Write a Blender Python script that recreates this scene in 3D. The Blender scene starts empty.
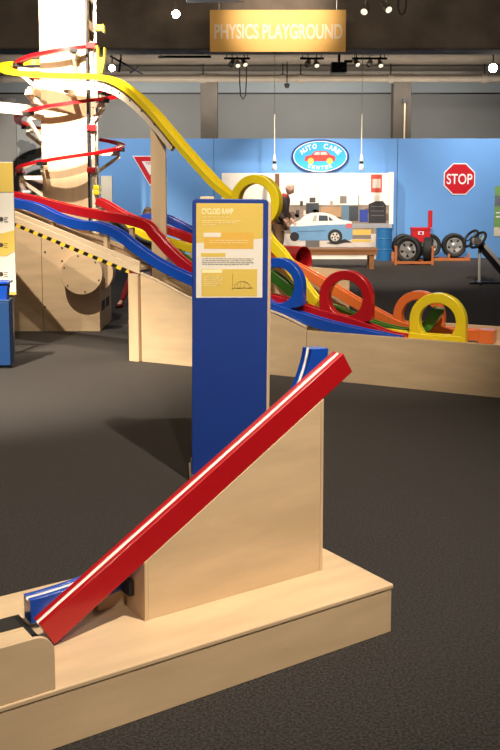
import bpy, bmesh, math, random
from mathutils import Vector, Matrix, Quaternion
R = math.radians
PI = math.pi
random.seed(7)
scene = bpy.context.scene
C = scene.collection

# ------------------------------------------------------------------ camera
FPX, CY, PITCH, EYE = 950.0, 280.0, R(6.0), 1.59
cam_d = bpy.data.cameras.new('camera')
cam_d.sensor_fit = 'VERTICAL'; cam_d.sensor_height = 36; cam_d.sensor_width = 24
cam_d.lens = FPX / 750 * 36
cam_d.shift_y = -(375 - CY) / 750
cam_d.clip_end = 200
cam = bpy.data.objects.new('camera', cam_d); C.objects.link(cam)
cam.location = (0, 0, EYE); cam.rotation_euler = (R(90) - PITCH, 0, 0)
scene.camera = cam

# ------------------------------------------------------------------ exposure, world
vs = scene.view_settings
vs.view_transform = 'Standard'; vs.look = 'None'; vs.gamma = 1.0
vs.use_curve_mapping = False
vs.exposure = 0.9
w = bpy.data.worlds.new('world'); scene.world = w; w.use_nodes = True
w.node_tree.nodes['Background'].inputs[0].default_value = (1.0, 0.86, 0.70, 1)
w.node_tree.nodes['Background'].inputs[1].default_value = 0.085

# ------------------------------------------------------------------ lights (the gallery's ceiling track spots and unseen area fills added for soft light)
def spot_light(name, loc, aim, power, angle, blend=0.6, col=(1.0, 0.83, 0.62), size=0.06):
    l = bpy.data.lights.new(name, 'SPOT')
    l.energy = power; l.spot_size = R(angle); l.spot_blend = blend; l.color = col; l.shadow_soft_size = size
    o = bpy.data.objects.new(name, l); C.objects.link(o)
    o.location = loc
    o.rotation_euler = (Vector(aim) - Vector(loc)).to_track_quat('-Z', 'Y').to_euler()
    o['kind'] = 'helper'
    return o
def area_light(name, loc, aim, power, sx, sy, col=(1.0, 0.86, 0.68)):
    l = bpy.data.lights.new(name, 'AREA')
    l.shape = 'RECTANGLE'; l.size = sx; l.size_y = sy; l.energy = power; l.color = col
    o = bpy.data.objects.new(name, l); C.objects.link(o)
    o.location = loc
    o.rotation_euler = (Vector(aim) - Vector(loc)).to_track_quat('-Z', 'Y').to_euler()
    o['kind'] = 'helper'
    return o
WARM = (1.0, 0.87, 0.70)
COOL = (1.0, 0.93, 0.84)
spot_light('key_spot', (1.25, 2.0, 4.8), (-0.60, 4.35, 0.35), 720, 66, 0.85, WARM, 0.05)
spot_light('key_spot', (0.9, -1.9, 4.8), (-0.15, 3.5, 0.4), 270, 42, 0.85, WARM, 0.10)
spot_light('tower_spot', (-1.3, 4.5, 4.9), (-1.95, 10.0, 2.75), 4300, 21, 0.5, WARM, 0.03)
spot_light('tower_spot', (-2.5, 7.5, 4.9), (-2.1, 9.95, 0.7), 760, 44, 0.7, WARM, 0.03)
spot_light('track_spot', (1.6, 4.2, 4.9), (1.15, 7.9, 0.75), 640, 32, 0.9, WARM, 0.05)
spot_light('track_spot', (-1.2, 4.6, 4.9), (-0.6, 8.7, 1.1), 480, 40, 0.8, WARM, 0.05)
spot_light('floor_spot', (-3.2, 4.2, 4.9), (-2.1, 7.3, 0.0), 2700, 38, 1.0, WARM, 0.06)
spot_light('wall_spot', (5.3, 17.2, 3.95), (5.6, 19.4, 1.7), 250, 100, 0.9, COOL, 0.08)
spot_light('wall_spot', (3.3, 17.0, 3.95), (3.4, 19.4, 1.4), 190, 95, 0.9, COOL, 0.08)
spot_light('mural_spot', (1.0, 17.0, 3.95), (1.3, 19.1, 1.3), 440, 70, 0.9, (1.0, 0.91, 0.80), 0.08)
spot_light('wall_spot', (-1.6, 17.0, 3.95), (-1.8, 19.4, 1.4), 210, 100, 0.9, COOL, 0.08)
spot_light('wall_spot', (-4.2, 17.0, 3.95), (-4.2, 19.4, 1.4), 190, 100, 0.9, COOL, 0.08)
spot_light('sign_spot', (0.6, 12.2, 5.1), (0.52, 15.55, 4.25), 480, 34, 0.8, WARM, 0.05)
area_light('fill_light', (0, 7.5, 5.1), (0, 7.5, 0), 55, 7, 9)  # unseen soft fill added under the high ceiling
area_light('fill_light', (0, 19.7, 2.9), (0, 20.3, 4.06), 60, 10, 0.5, WARM)  # unseen upward fill added for the rear ceiling and pipe
area_light('fill_light', (0, 13.0, 5.15), (0, 16, 4.2), 45, 9, 0.8, WARM)  # unseen fill added to brighten the beam face
spot_light('floor_spot', (1.6, 9.6, 5.1), (2.3, 16.6, 0.3), 1600, 40, 0.9, WARM, 0.06)
spot_light('floor_spot', (-1.2, 9.7, 5.0), (-1.6, 11.9, 0.2), 260, 50, 0.8, WARM, 0.06)
area_light('fill_light', (0, 21.8, 3.6), (0, 24, 2.6), 60, 10, 0.6, COOL)  # unseen fill added to light the rear wall and columns

# ------------------------------------------------------------------ helpers
def ray(px, py):
    u = (px - 250) / FPX; v = (CY - py) / FPX
    return Vector((u, math.cos(PITCH) + v * math.sin(PITCH), -math.sin(PITCH) + v * math.cos(PITCH)))
def at(px, py, Y):
    """the world point at distance Y seen at that spot of the photograph"""
    d = ray(px, py); t = Y / d.y
    return Vector((d.x * t, Y, EYE + d.z * t))
def ground(px, py, z=0.0):
    d = ray(px, py); t = (z - EYE) / d.z
    return Vector((d.x * t, d.y * t, z))

MATS = {}
def srgb(r, g, b):
    f = lambda c: (c / 255 / 12.92) if c / 255 <= 0.04045 else ((c / 255 + 0.055) / 1.055) ** 2.4
    return (f(r), f(g), f(b), 1)
def mat(name, col, rough=0.5, metal=0.0, noise=0.0, scale=20.0, bump=0.0, bscale=60.0, emit=None, estr=0.0, coat=0.0, stretch=(1, 1, 1), detail=4):
    if name in MATS: return MATS[name]
    m = bpy.data.materials.new(name); m.use_nodes = True
    nt = m.node_tree; b = nt.nodes['Principled BSDF']
    b.inputs['Roughness'].default_value = rough; b.inputs['Metallic'].default_value = metal
    b.inputs['Coat Weight'].default_value = coat
    b.inputs['Coat Roughness'].default_value = 0.08
    tc = nt.nodes.new('ShaderNodeTexCoord'); mp = nt.nodes.new('ShaderNodeMapping')
    mp.inputs['Scale'].default_value = stretch
    nt.links.new(tc.outputs['Object'], mp.inputs['Vector'])
    n = nt.nodes.new('ShaderNodeTexNoise'); n.inputs['Scale'].default_value = scale; n.inputs['Detail'].default_value = detail
    nt.links.new(mp.outputs['Vector'], n.inputs['Vector'])
    ramp = nt.nodes.new('ShaderNodeValToRGB')
    k = noise
    ramp.color_ramp.elements[0].position = 0.3; ramp.color_ramp.elements[1].position = 0.7
    ramp.color_ramp.elements[0].color = tuple(max(0, c * (1 - k)) for c in col[:3]) + (1,)
    ramp.color_ramp.elements[1].color = tuple(min(1, c * (1 + k)) for c in col[:3]) + (1,)
    nt.links.new(n.outputs['Fac'], ramp.inputs['Fac'])
    nt.links.new(ramp.outputs['Color'], b.inputs['Base Color'])
    if bump:
        n2 = nt.nodes.new('ShaderNodeTexNoise'); n2.inputs['Scale'].default_value = bscale; n2.inputs['Detail'].default_value = 3
        nt.links.new(tc.outputs['Object'], n2.inputs['Vector'])
        bp = nt.nodes.new('ShaderNodeBump'); bp.inputs['Strength'].default_value = bump; bp.inputs['Distance'].default_value = 0.01
        nt.links.new(n2.outputs['Fac'], bp.inputs['Height']); nt.links.new(bp.outputs['Normal'], b.inputs['Normal'])
    if emit:
        b.inputs['Emission Color'].default_value = emit; b.inputs['Emission Strength'].default_value = estr
    MATS[name] = m
    return m
def carpet():
    m = mat('carpet', (0.0175, 0.0162, 0.0166, 1), 0.95, noise=0.95, scale=105, bump=0.5, bscale=260, detail=6)
    nt = m.node_tree; b = nt.nodes['Principled BSDF']
    rp = next(n for n in nt.nodes if n.bl_idname == 'ShaderNodeValToRGB'); rp.color_ramp.elements[0].position = 0.40; rp.color_ramp.elements[1].position = 0.62
    b.inputs['Sheen Weight'].default_value = 0.10; b.inputs['Sheen Tint'].default_value = (1.0, 0.82, 0.70, 1)
    tc = nt.nodes['Texture Coordinate']
    n = nt.nodes.new('ShaderNodeTexNoise'); n.inputs['Scale'].default_value = 1.3; n.inputs['Detail'].default_value = 4
    nt.links.new(tc.outputs['Object'], n.inputs['Vector'])
    mx = nt.nodes.new('ShaderNodeMix'); mx.data_type = 'RGBA'; mx.blend_type = 'MULTIPLY'; mx.inputs[0].default_value = 0.35
    lk = b.inputs['Base Color'].links[0]; src = lk.from_socket
    nt.links.new(src, mx.inputs[6]); nt.links.new(n.outputs['Fac'], mx.inputs[7])
    nt.links.new(mx.outputs[2], b.inputs['Base Color'])
    return m
def hazard():
    m = bpy.data.materials.new('hazard_tape'); m.use_nodes = True
    nt = m.node_tree; b = nt.nodes['Principled BSDF']; b.inputs['Roughness'].default_value = 0.4
    tc = nt.nodes.new('ShaderNodeTexCoord'); mp = nt.nodes.new('ShaderNodeMapping')
    mp.inputs['Rotation'].default_value = (0, R(-35), 0)
    wv = nt.nodes.new('ShaderNodeTexWave'); wv.bands_direction = 'X'; wv.inputs['Scale'].default_value = 3.1
    rp = nt.nodes.new('ShaderNodeValToRGB'); rp.color_ramp.interpolation = 'CONSTANT'
    rp.color_ramp.elements[0].color = (0.012, 0.011, 0.010, 1); rp.color_ramp.elements[1].color = (0.85, 0.58, 0.05, 1); rp.color_ramp.elements[1].position = 0.5
    nt.links.new(tc.outputs['Object'], mp.inputs['Vector']); nt.links.new(mp.outputs['Vector'], wv.inputs['Vector'])
    nt.links.new(wv.outputs['Fac'], rp.inputs['Fac']); nt.links.new(rp.outputs['Color'], b.inputs['Base Color'])
    return m

PLY = mat('birch_plywood', (0.64, 0.47, 0.29, 1), 0.42, noise=0.10, scale=4.0, stretch=(0.6, 3.0, 3.0), bump=0.03, bscale=90)
PLYE = mat('plywood_edge', (0.42, 0.26, 0.12, 1), 0.6, noise=0.25, scale=6.0, stretch=(1, 1, 30))
PLYV = mat('birch_plywood_upright', (0.64, 0.47, 0.29, 1), 0.42, noise=0.10, scale=4.0, stretch=(3.0, 3.0, 0.6), bump=0.03, bscale=90)
PALEW = mat('pale_maple', (0.70, 0.55, 0.37, 1), 0.45, noise=0.08, scale=5.0, stretch=(0.6, 3, 3))
RED = mat('red_gloss_paint', (0.43, 0.007, 0.012, 1), 0.28, noise=0.03, scale=3, coat=0.35)
BLUE = mat('blue_gloss_paint', (0.008, 0.068, 0.44, 1), 0.22, noise=0.03, scale=3, coat=0.7)
YEL = mat('yellow_gloss_paint', (0.78, 0.61, 0.018, 1), 0.25, noise=0.03, scale=3, coat=0.5)
ORG = mat('orange_gloss_paint', (0.72, 0.16, 0.035, 1), 0.28, noise=0.03, scale=3, coat=0.4)
GRN = mat('green_gloss_paint', (0.035, 0.16, 0.02, 1), 0.28, noise=0.03, scale=3, coat=0.4)
PANELB = mat('blue_satin_panel', (0.008, 0.040, 0.26, 1), 0.45, noise=0.04, scale=3)
WHITE = mat('white_plastic', (0.80, 0.78, 0.74, 1), 0.35, noise=0.02, scale=6)
CREAM = mat('cream_paint', (0.72, 0.64, 0.50, 1), 0.45, noise=0.04, scale=6)
BLACK = mat('black_rubber', (0.012, 0.012, 0.013, 1), 0.6, noise=0.2, scale=30)
DARKM = mat('dark_metal', (0.03, 0.03, 0.033, 1), 0.35, metal=0.7, noise=0.1, scale=20)
STEEL = mat('steel', (0.45, 0.45, 0.45, 1), 0.3, metal=0.9, noise=0.1, scale=20)
CONC = mat('concrete', (0.155, 0.122, 0.095, 1), 0.9, noise=0.35, scale=1.6, bump=0.2, bscale=25, detail=8)
CONCL = mat('pale_concrete', (0.085, 0.072, 0.058, 1), 0.9, noise=0.15, scale=2.0, bump=0.2, bscale=25, detail=8)
GREYW = mat('grey_wall_paint', (0.30, 0.305, 0.30, 1), 0.8, noise=0.05, scale=1.0)
BAND = mat('pale_blue_band', (0.40, 0.45, 0.48, 1), 0.8, noise=0.04, scale=1.0)
BWALL = mat('sky_blue_wall_paint', (0.125, 0.31, 0.66, 1), 0.6, noise=0.05, scale=0.8)
SKIN = mat('skin', (0.62, 0.36, 0.26, 1), 0.5, noise=0.06, scale=12)

def tag(o, label=None, cat=None, group=None, kind=None):
    if label: o['label'] = label
    if cat: o['category'] = cat
    if group: o['group'] = group
    if kind: o['kind'] = kind
    return o
def empty(name, loc=(0, 0, 0), rz=0.0, label=None, cat=None, group=None, kind=None):
    o = bpy.data.objects.new(name, None); C.objects.link(o)
    o.empty_display_size = 0.05
    o.location = loc; o.rotation_euler = (0, 0, rz)
    return tag(o, label, cat, group, kind)

class MB:
    def __init__(s): s.v = []; s.f = []
    def add(s, vs_, fs):
        k = len(s.v); s.v += [tuple(v) for v in vs_]; s.f += [tuple(i + k for i in f) for f in fs]; return s
    def box(s, x0, x1, y0, y1, z0, z1, M=None):
        p = [Vector(c) for c in ((x0, y0, z0), (x1, y0, z0), (x1, y1, z0), (x0, y1, z0), (x0, y0, z1), (x1, y0, z1), (x1, y1, z1), (x0, y1, z1))]
        if M is not None: p = [M @ q for q in p]
        return s.add(p, [(0, 3, 2, 1), (4, 5, 6, 7), (0, 1, 5, 4), (1, 2, 6, 5), (2, 3, 7, 6), (3, 0, 4, 7)])
    def prism_xz(s, pts, y0, y1, M=None):
        """closed outline in x,z pushed from y0 to y1"""
        n = len(pts)
        p = [Vector((x, y0, z)) for x, z in pts] + [Vector((x, y1, z)) for x, z in pts]
        if M is not None: p = [M @ q for q in p]
        return s.add(p, [tuple(range(n)), tuple(range(2 * n - 1, n - 1, -1))] + [(i, i + n, (i + 1) % n + n, (i + 1) % n) for i in range(n)])
    def ring_xz(s, outer, inner, y0, y1, M=None):
        """plate between two outlines with the same number of points"""
        n = len(outer)
        p = [Vector((x, y, z)) for y in (y0, y1) for ring in (outer, inner) for x, z in ring]
        if M is not None: p = [M @ q for q in p]
        fs = []
        for i in range(n):
            j = (i + 1) % n
            fs += [(i, j, n + j, n + i), (2 * n + j, 2 * n + i, 3 * n + i, 3 * n + j), (i, 2 * n + i, 2 * n + j, j), (n + j, 3 * n + j, 3 * n + i, n + i)]
        return s.add(p, fs)
    def sweep(s, path, prof, up=(0, 0, 1), closed=False, caps=True):
        """profile of (side, normal) pairs carried along a path"""
        path = [Vector(p) for p in path]; n = len(path); m = len(prof); up = Vector(up); vs_ = []
        for i, p in enumerate(path):
            if closed: t = path[(i + 1) % n] - path[i - 1]
            else: t = path[min(i + 1, n - 1)] - path[max(i - 1, 0)]
            t.normalize(); sd = t.cross(up)
            if sd.length < 1e-4: sd = Vector((1, 0, 0))
            sd.normalize(); nn = sd.cross(t)
            vs_ += [p + sd * a + nn * b for a, b in prof]
        fs = []
        for i in range(n if closed else n - 1):
            k = (i + 1) % n
            for j in range(m):
                l = (j + 1) % m
                fs.append((i * m + j, i * m + l, k * m + l, k * m + j))
        if caps and not closed: fs += [tuple(range(m - 1, -1, -1)), tuple(range((n - 1) * m, n * m))]
        return s.add(vs_, fs)
    def tube(s, path, r, n=8, closed=False):
        path = [Vector(p) for p in path]
        rr = r if isinstance(r, (list, tuple)) else [r] * len(path)
        vs_ = []; N = len(path); ref = None
        for i, p in enumerate(path):
            if closed: t = path[(i + 1) % N] - path[i - 1]
            else: t = path[min(i + 1, N - 1)] - path[max(i - 1, 0)]
            t.normalize()
            if ref is None: ref = t.orthogonal().normalized()
            ref = (ref - t * ref.dot(t)).normalized(); b = t.cross(ref)
            vs_ += [p + (ref * math.cos(2 * PI * k / n) + b * math.sin(2 * PI * k / n)) * rr[i] for k in range(n)]
        fs = []
        for i in range(N if closed else N - 1):
            j = (i + 1) % N
            for k in range(n):
                l = (k + 1) % n
                fs.append((i * n + k, i * n + l, j * n + l, j * n + k))
        if not closed: fs += [tuple(range(n - 1, -1, -1)), tuple(range((N - 1) * n, N * n))]
        return s.add(vs_, fs)
    def lathe(s, prof, n=24, M=None, closed=False):
        """profile of (radius, height) pairs turned round z"""
        m = len(prof); vs_ = []
        for k in range(n):
            a = 2 * PI * k / n
            vs_ += [Vector((r * math.cos(a), r * math.sin(a), z)) for r, z in prof]
        if M is not None: vs_ = [M @ v for v in vs_]
        fs = []
        for k in range(n):
            l = (k + 1) % n
            for j in range(m if closed else m - 1):
                i = (j + 1) % m
                fs.append((k * m + j, l * m + j, l * m + i, k * m + i))
        if not closed:
            fs.append(tuple(k * m for k in range(n - 1, -1, -1))); fs.append(tuple(k * m + m - 1 for k in range(n)))
        return s.add(vs_, fs)
    def build(s, name, m, parent=None, smooth=False, bevel=0.0, seg=2):
        me = bpy.data.meshes.new(name); me.from_pydata(s.v, [], s.f); me.materials.append(m)
        bm = bmesh.new(); bm.from_mesh(me); bmesh.ops.recalc_face_normals(bm, faces=bm.faces[:]); bm.to_mesh(me); bm.free()
        if smooth:
            me.polygons.foreach_set('use_smooth', [True] * len(me.polygons))
            me.set_sharp_from_angle(angle=R(35))
        me.update()
        o = bpy.data.objects.new(name, me); C.objects.link(o)
        if parent: o.parent = parent
        if bevel:
            b = o.modifiers.new('bevel', 'BEVEL'); b.width = bevel; b.segments = seg; b.limit_method = 'ANGLE'; b.angle_limit = R(40)
        return o
def boxo(name, m, parent, x0, x1, y0, y1, z0, z1, bevel=0.0):
    return MB().box(x0, x1, y0, y1, z0, z1).build(name, m, parent, bevel=bevel)
def struct(o, label=None, cat=None):
    o['kind'] = 'structure'
    return tag(o, label, cat)

def catmull(pts, n=8):
    pts = [Vector(p) for p in pts]; out = []
    for i in range(len(pts) - 1):
        p0 = pts[max(i - 1, 0)]; p1 = pts[i]; p2 = pts[i + 1]; p3 = pts[min(i + 2, len(pts) - 1)]
        for k in range(n):
            t = k / n
            out.append(0.5 * ((2 * p1) + (p2 - p0) * t + (2 * p0 - 5 * p1 + 4 * p2 - p3) * t * t + (3 * p1 - p0 - 3 * p2 + p3) * t ** 3))
    out.append(pts[-1]); return out
def circ(cx, cz, r, n=40, a0=0.0, a1=2 * PI, rz=None):
    return [(cx + r * math.cos(a0 + (a1 - a0) * i / n), cz + (rz or r) * math.sin(a0 + (a1 - a0) * i / n)) for i in range(n)]
def rrect(x0, x1, z0, z1, r, n=6):
    out = []
    for cx, cz, a in ((x1 - r, z1 - r, 0), (x0 + r, z1 - r, 90), (x0 + r, z0 + r, 180), (x1 - r, z0 + r, 270)):
        out += [(cx + r * math.cos(R(a + 90 * i / n)), cz + r * math.sin(R(a + 90 * i / n))) for i in range(n + 1)]
    return out
FRONT = Matrix.Rotation(R(90), 4, 'X')      # text in x,y stands up in x,z and faces -y
def text(name, s, m, parent, width, height, loc, M=None, bold=0.0, depth=0.002, rot=0.0):
    cu = bpy.data.curves.new('lettering', 'FONT'); cu.body = s; cu.offset = bold; cu.extrude = 0.0
    ob = bpy.data.objects.new('lettering', cu); C.objects.link(ob)
    dg = bpy.context.evaluated_depsgraph_get(); dg.update()
    me = bpy.data.meshes.new_from_object(ob.evaluated_get(dg))
    bpy.data.objects.remove(ob); bpy.data.curves.remove(cu)
    xs = [v.co.x for v in me.vertices]; ys = [v.co.y for v in me.vertices]
    cx, cy = (min(xs) + max(xs)) / 2, (min(ys) + max(ys)) / 2
    sx = width / (max(xs) - min(xs)); sy = height / (max(ys) - min(ys))
    T = Matrix.Translation(loc) @ (M or FRONT) @ Matrix.Rotation(rot, 4, 'Z') @ Matrix.Diagonal((sx, sy, 1, 1)) @ Matrix.Translation((-cx, -cy, 0))
    me.transform(T); me.materials.clear(); me.materials.append(m)
    o = bpy.data.objects.new(name, me); C.objects.link(o); o.parent = parent
    return o
def copy_tree(o, parent=None):
    c = o.copy(); C.objects.link(c); c.parent = parent
    for ch in list(o.children): copy_tree(ch, c)
    return c

# ================================================================== THE SETTING
WY = 19.45                                    # the blue wall
WZ = at(250, 138.5, WY).z
struct(boxo('floor', carpet(), None, -9, 9, -4, 25, -0.1, 0), 'dark grey speckled carpet across the whole gallery floor', 'floor')
struct(boxo('wall_rear', GREYW, None, -9, 9, 24.0, 24.2, 0, 4.06), 'tall grey rear wall rising above the blue partition', 'wall')
zb = at(250, 93, 24).z
struct(boxo('trim_1', BAND, None, -9, 9, 23.94, 24.0, zb, 4.06), 'pale blue band along the top of the rear wall', 'trim')
struct(boxo('trim_2', DARKM, None, -9, 9, 23.90, 24.0, zb - 0.03, zb), 'thin dark ledge under the pale band of the rear wall', 'trim')
struct(boxo('ceiling', mat('ceiling_concrete', (0.20, 0.17, 0.14, 1), 0.9, noise=0.2, scale=1.5), None, -9, 9, 16.6, 24.2, 4.06, 4.3), 'low concrete ceiling beyond the big beam', 'ceiling')
struct(boxo('ceiling_front', CONC, None, -9, 9, -4, 16.0, 5.25, 5.4), 'high dark ceiling over the exhibits', 'ceiling')
struct(boxo('ceiling_beam', CONC, None, -9, 9, 16.0, 16.7, 3.74, 5.4, 0.03), 'massive dark brown concrete beam crossing the gallery', 'beam')
struct(boxo('wall_right', GREYW, None, 8.8, 9.0, -4, 24, 0, 5.25), 'plain grey side wall at the right of the gallery', 'wall')
struct(boxo('wall_left', GREYW, None, -9.0, -8.8, -4, 24, 0, 5.25), 'plain grey side wall at the left of the gallery', 'wall')
# blue partition: wide panels with tight vertical joints
bw = empty('wall_back', (0, WY, 0), 0, 'sky blue partition wall of wide panels with the traffic signs', 'wall', kind='structure')
seams = [at(x, 200, WY).x for x in (-335, -152, 31, 214, 397, 580, 763)]
for a, b in zip(seams[:-1], seams[1:]):
    boxo('panel', BWALL, bw, a + 0.004, b - 0.004, 0, 0.1, 0.0, WZ, 0.004)
boxo('backing', DARKM, bw, seams[0], seams[-1], 0.02, 0.09, 0.0, WZ - 0.02)
# columns beyond
for i, (xa, xb, lab) in enumerate(((200.5, 217.5, 'pale concrete column behind the blue wall, left of the oval sign'), (393.5, 411.5, 'pale concrete column behind the blue wall, right of the oval sign'))):
    a = at(xa, 100, 22.5).x; b = at(xb, 100, 22.5).x
    cl_ = struct(boxo('column', CONCL, None, a, b, 22.5, 22.9, 0, 4.06, 0.015), lab, 'column')
    if i == 1:
        q = at(405, 103, 22.45); MB().tube([(q.x, 22.47, 1.5), (q.x, 22.47, q.z)], 0.02, 8).build('conduit', PALEW, cl_)
        boxo('junction_box', DARKM, cl_, q.x - 0.05, q.x + 0.05, 22.42, 22.4985, q.z, q.z + 0.10)

# ================================================================== FOREGROUND RAMP
fg = empty('cycloid_ramp_exhibit', (0.499, 3.216, 0), math.atan2(0.5552, 0.8317),
           'low plywood ramp in front with a straight red track and a curved blue track', 'exhibit')
XL = -2.6; DEP = 0.67
boxo('front_panel', PLY, fg, XL, -0.014, 0.0, 0.016, 0.0, 0.155, 0.002)
boxo('end_panel', PLY, fg, -0.014, 0.0, 0.0, DEP, 0.0, 0.155, 0.002)
boxo('rear_panel', PLY, fg, XL, -0.014, DEP - 0.016, DEP, 0.0, 0.155, 0.002)
boxo('platform_top', PLY, fg, XL, 0.008, -0.0025, DEP + 0.003, 0.1575, 0.174, 0.004)
ZT = 0.174
# wedge block: boards that show their edges
BX0, BX1, BY0, BY1 = -0.853, -0.127, 0.232, 0.365
SL = (0.894 - 0.18) / (0.007 + 1.16)          # slope of the red track's underside
zred = lambda x: 0.18 + SL * (x + 1.16)
bl = MB().prism_xz([(BX0 + 0.013, ZT), (BX1 - 0.013, ZT), (BX1 - 0.013, zred(BX1 - 0.013)), (BX0 + 0.013, zred(BX0 + 0.013))], BY0, BY0 + 0.016).build('block_front', PLY, fg, bevel=0.0015)
MB().prism_xz([(BX0 + 0.013, ZT), (BX1 - 0.013, ZT), (BX1 - 0.013, zred(BX1 - 0.013)), (BX0 + 0.013, zred(BX0 + 0.013))], BY1 - 0.016, BY1).build('block_rear', PLY, fg)
MB().prism_xz([(BX0, ZT), (BX0 + 0.0125, ZT), (BX0 + 0.0125, zred(BX0 + 0.0125)), (BX0, zred(BX0))], BY0 - 0.001, BY1).build('block_end', PLYV, fg, bevel=0.0015)
MB().prism_xz([(BX1 - 0.0125, ZT), (BX1, ZT), (BX1, zred(BX1)), (BX1 - 0.0125, zred(BX1 - 0.0125))], BY0 - 0.001, BY1).build('block_end', PLYV, fg, bevel=0.0015)
MB().prism_xz([(BX0, zred(BX0) - 0.012), (BX1, zred(BX1) - 0.012), (BX1, zred(BX1) - 0.001), (BX0, zred(BX0) - 0.001)], BY0 + 0.017, BY1 - 0.017).build('block_top', PLY, fg)
def channel_profile(w, h, gw, gd):
    """rectangular bar with a groove along its top, origin at front bottom edge; side runs to the rear"""
    a = (w - gw) / 2
    return [(0, 0), (w, 0), (w, h), (w - a, h), (w - a, h - gd), (a, h - gd), (a, h), (0, h)]
def track(name, path, w, h, gw, gd, m, liner_m, parent, y0, bevel=0.003):
    """path of (x, z) going to +x along the underside, front face at y0"""
    prof = [(-s, n) for s, n in channel_profile(w, h, gw, gd)]
    P3 = [(x, y0, z) for x, z in path]
    o = MB().sweep(P3, prof).build(name, m, parent, smooth=True, bevel=bevel, seg=2)
    a = (w - gw) / 2
    lp = [(-(a + 0.0005), h - gd + 0.0005), (-(w - a - 0.0005), h - gd + 0.0005), (-(w - a - 0.0005), h - gd * 0.25), (-(w - a - 0.002), h - gd * 0.25), (-(w - a - 0.002), h - gd + 0.003), (-(a + 0.0005), h - gd + 0.003)]
    if liner_m: MB().sweep(P3, lp).build('groove_liner', liner_m, o, smooth=True)
    return o
LINER = mat('white_groove_liner', (0.88, 0.86, 0.82, 1), 0.3, noise=0.02, scale=5)
dx = 1.16 + 0.007
red_path = [(-1.16 + dx * i / 6, zred(-1.16 + dx * i / 6)) for i in range(7)]
track('red_track', red_path, 0.060, 0.086, 0.018, 0.012, RED, LINER, fg, 0.2335)
# blue cycloid: steep at the top, flat at the bottom
cyc = []
x_end, z_end, x_top, z_top = -1.182, 0.196, 0.004, 0.962
for i in range(41):
    th = PI * (1 - i / 40)
    cx_ = (th - math.sin(th)) / PI; cz_ = (1 - math.cos(th)) / 2
    cyc.append((x_top - (x_top - x_end) * cx_, z_top - (z_top - z_end) * cz_))
cyc = cyc[:-1]
YB = 0.372
track('blue_track', cyc, 0.060, 0.078, 0.018, 0.012, BLUE, LINER, fg, YB)
sup = [(x, z - 0.002) for x, z in cyc if x > -1.0 and x < -0.135]
MB().prism_xz([(sup[0][0], ZT), (sup[-1][0], ZT)] + sup[::-1], YB + 0.012, YB + 0.05).build('curve_support', PLY, fg)
boxo('bumper', BLACK, fg, -0.875, -0.8545, 0.30, 0.36, ZT + 0.06, ZT + 0.11, 0.004)
# catch tray at the low end
def rounded_stop(x0, x1, z0, z1, r):
    return [(x0, z0), (x1, z0)] + [(x1 - r + r * math.cos(R(a)), z1 - r + r * math.sin(R(a))) for a in range(0, 91, 10)] + [(x0, z1)]
MB().prism_xz(rounded_stop(XL, -1.252, ZT, 0.338, 0.055), 0.002, 0.016).build('catch_tray_front', PLY, fg, bevel=0.0015)
boxo('catch_tray_top', PLY, fg, XL, -1.31, 0.017, 0.074, 0.322, 0.3375, 0.002)
boxo('catch_tray_inner', PLY, fg, XL, -1.31, 0.075, 0.090, ZT + 0.0005, 0.3375, 0.002)
boxo('runout_strip', BLACK, fg, XL, -1.184, 0.30, 0.481, ZT + 0.0005, ZT + 0.012)
boxo('runout_cleat', PLY, fg, XL, -1.235, 0.515, 0.575, ZT + 0.0005, ZT + 0.035, 0.003)

# ================================================================== BLUE INFORMATION STAND
st = empty('information_stand', (-0.112, 4.9, 0), R(5), 'tall dark blue information stand with a yellow and white text sheet', 'stand')
pw, ph = 0.196, 1.494
TILT = Matrix.Rotation(R(0.45), 4, 'Y')
MB().prism_xz(rrect(-pw, pw, 0.035, ph, 0.022), -0.008, 0.008, TILT).build('board', PANELB, st, bevel=0.003)
MB().prism_xz(rrect(-pw + 0.004, pw + 0.017, 0.035, ph - 0.010, 0.022), 0.009, 0.026, TILT).build('backing_board', PLYV, st, bevel=0.002)
boxo('clip', PALEW, st, -0.143, -0.072, 0.027, 0.05, ph - 0.03, ph + 0.012, 0.003)
boxo('foot', STEEL, st, -pw - 0.01, pw, -0.07, 0.32, 0.0, 0.012, 0.003)
boxo('foot_bracket', STEEL, st, -pw - 0.004, pw - 0.02, 0.028, 0.05, 0.0125, 0.12, 0.003)
PYEL = mat('print_yellow', srgb(220, 190, 92), 0.5, noise=0.02, scale=3)
PORG = mat('print_amber', srgb(224, 178, 76), 0.5, noise=0.02, scale=3)
PWHT = mat('print_white', srgb(232, 226, 214), 0.5, noise=0.02, scale=3)
PCRM = mat('print_cream', srgb(250, 238, 190), 0.5, noise=0.02, scale=3)
PINK = mat('print_ink', srgb(70, 60, 50), 0.6, noise=0.02, scale=3)
sh = empty('text_sheet'); sh.parent = st; sh.matrix_local = TILT
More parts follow.
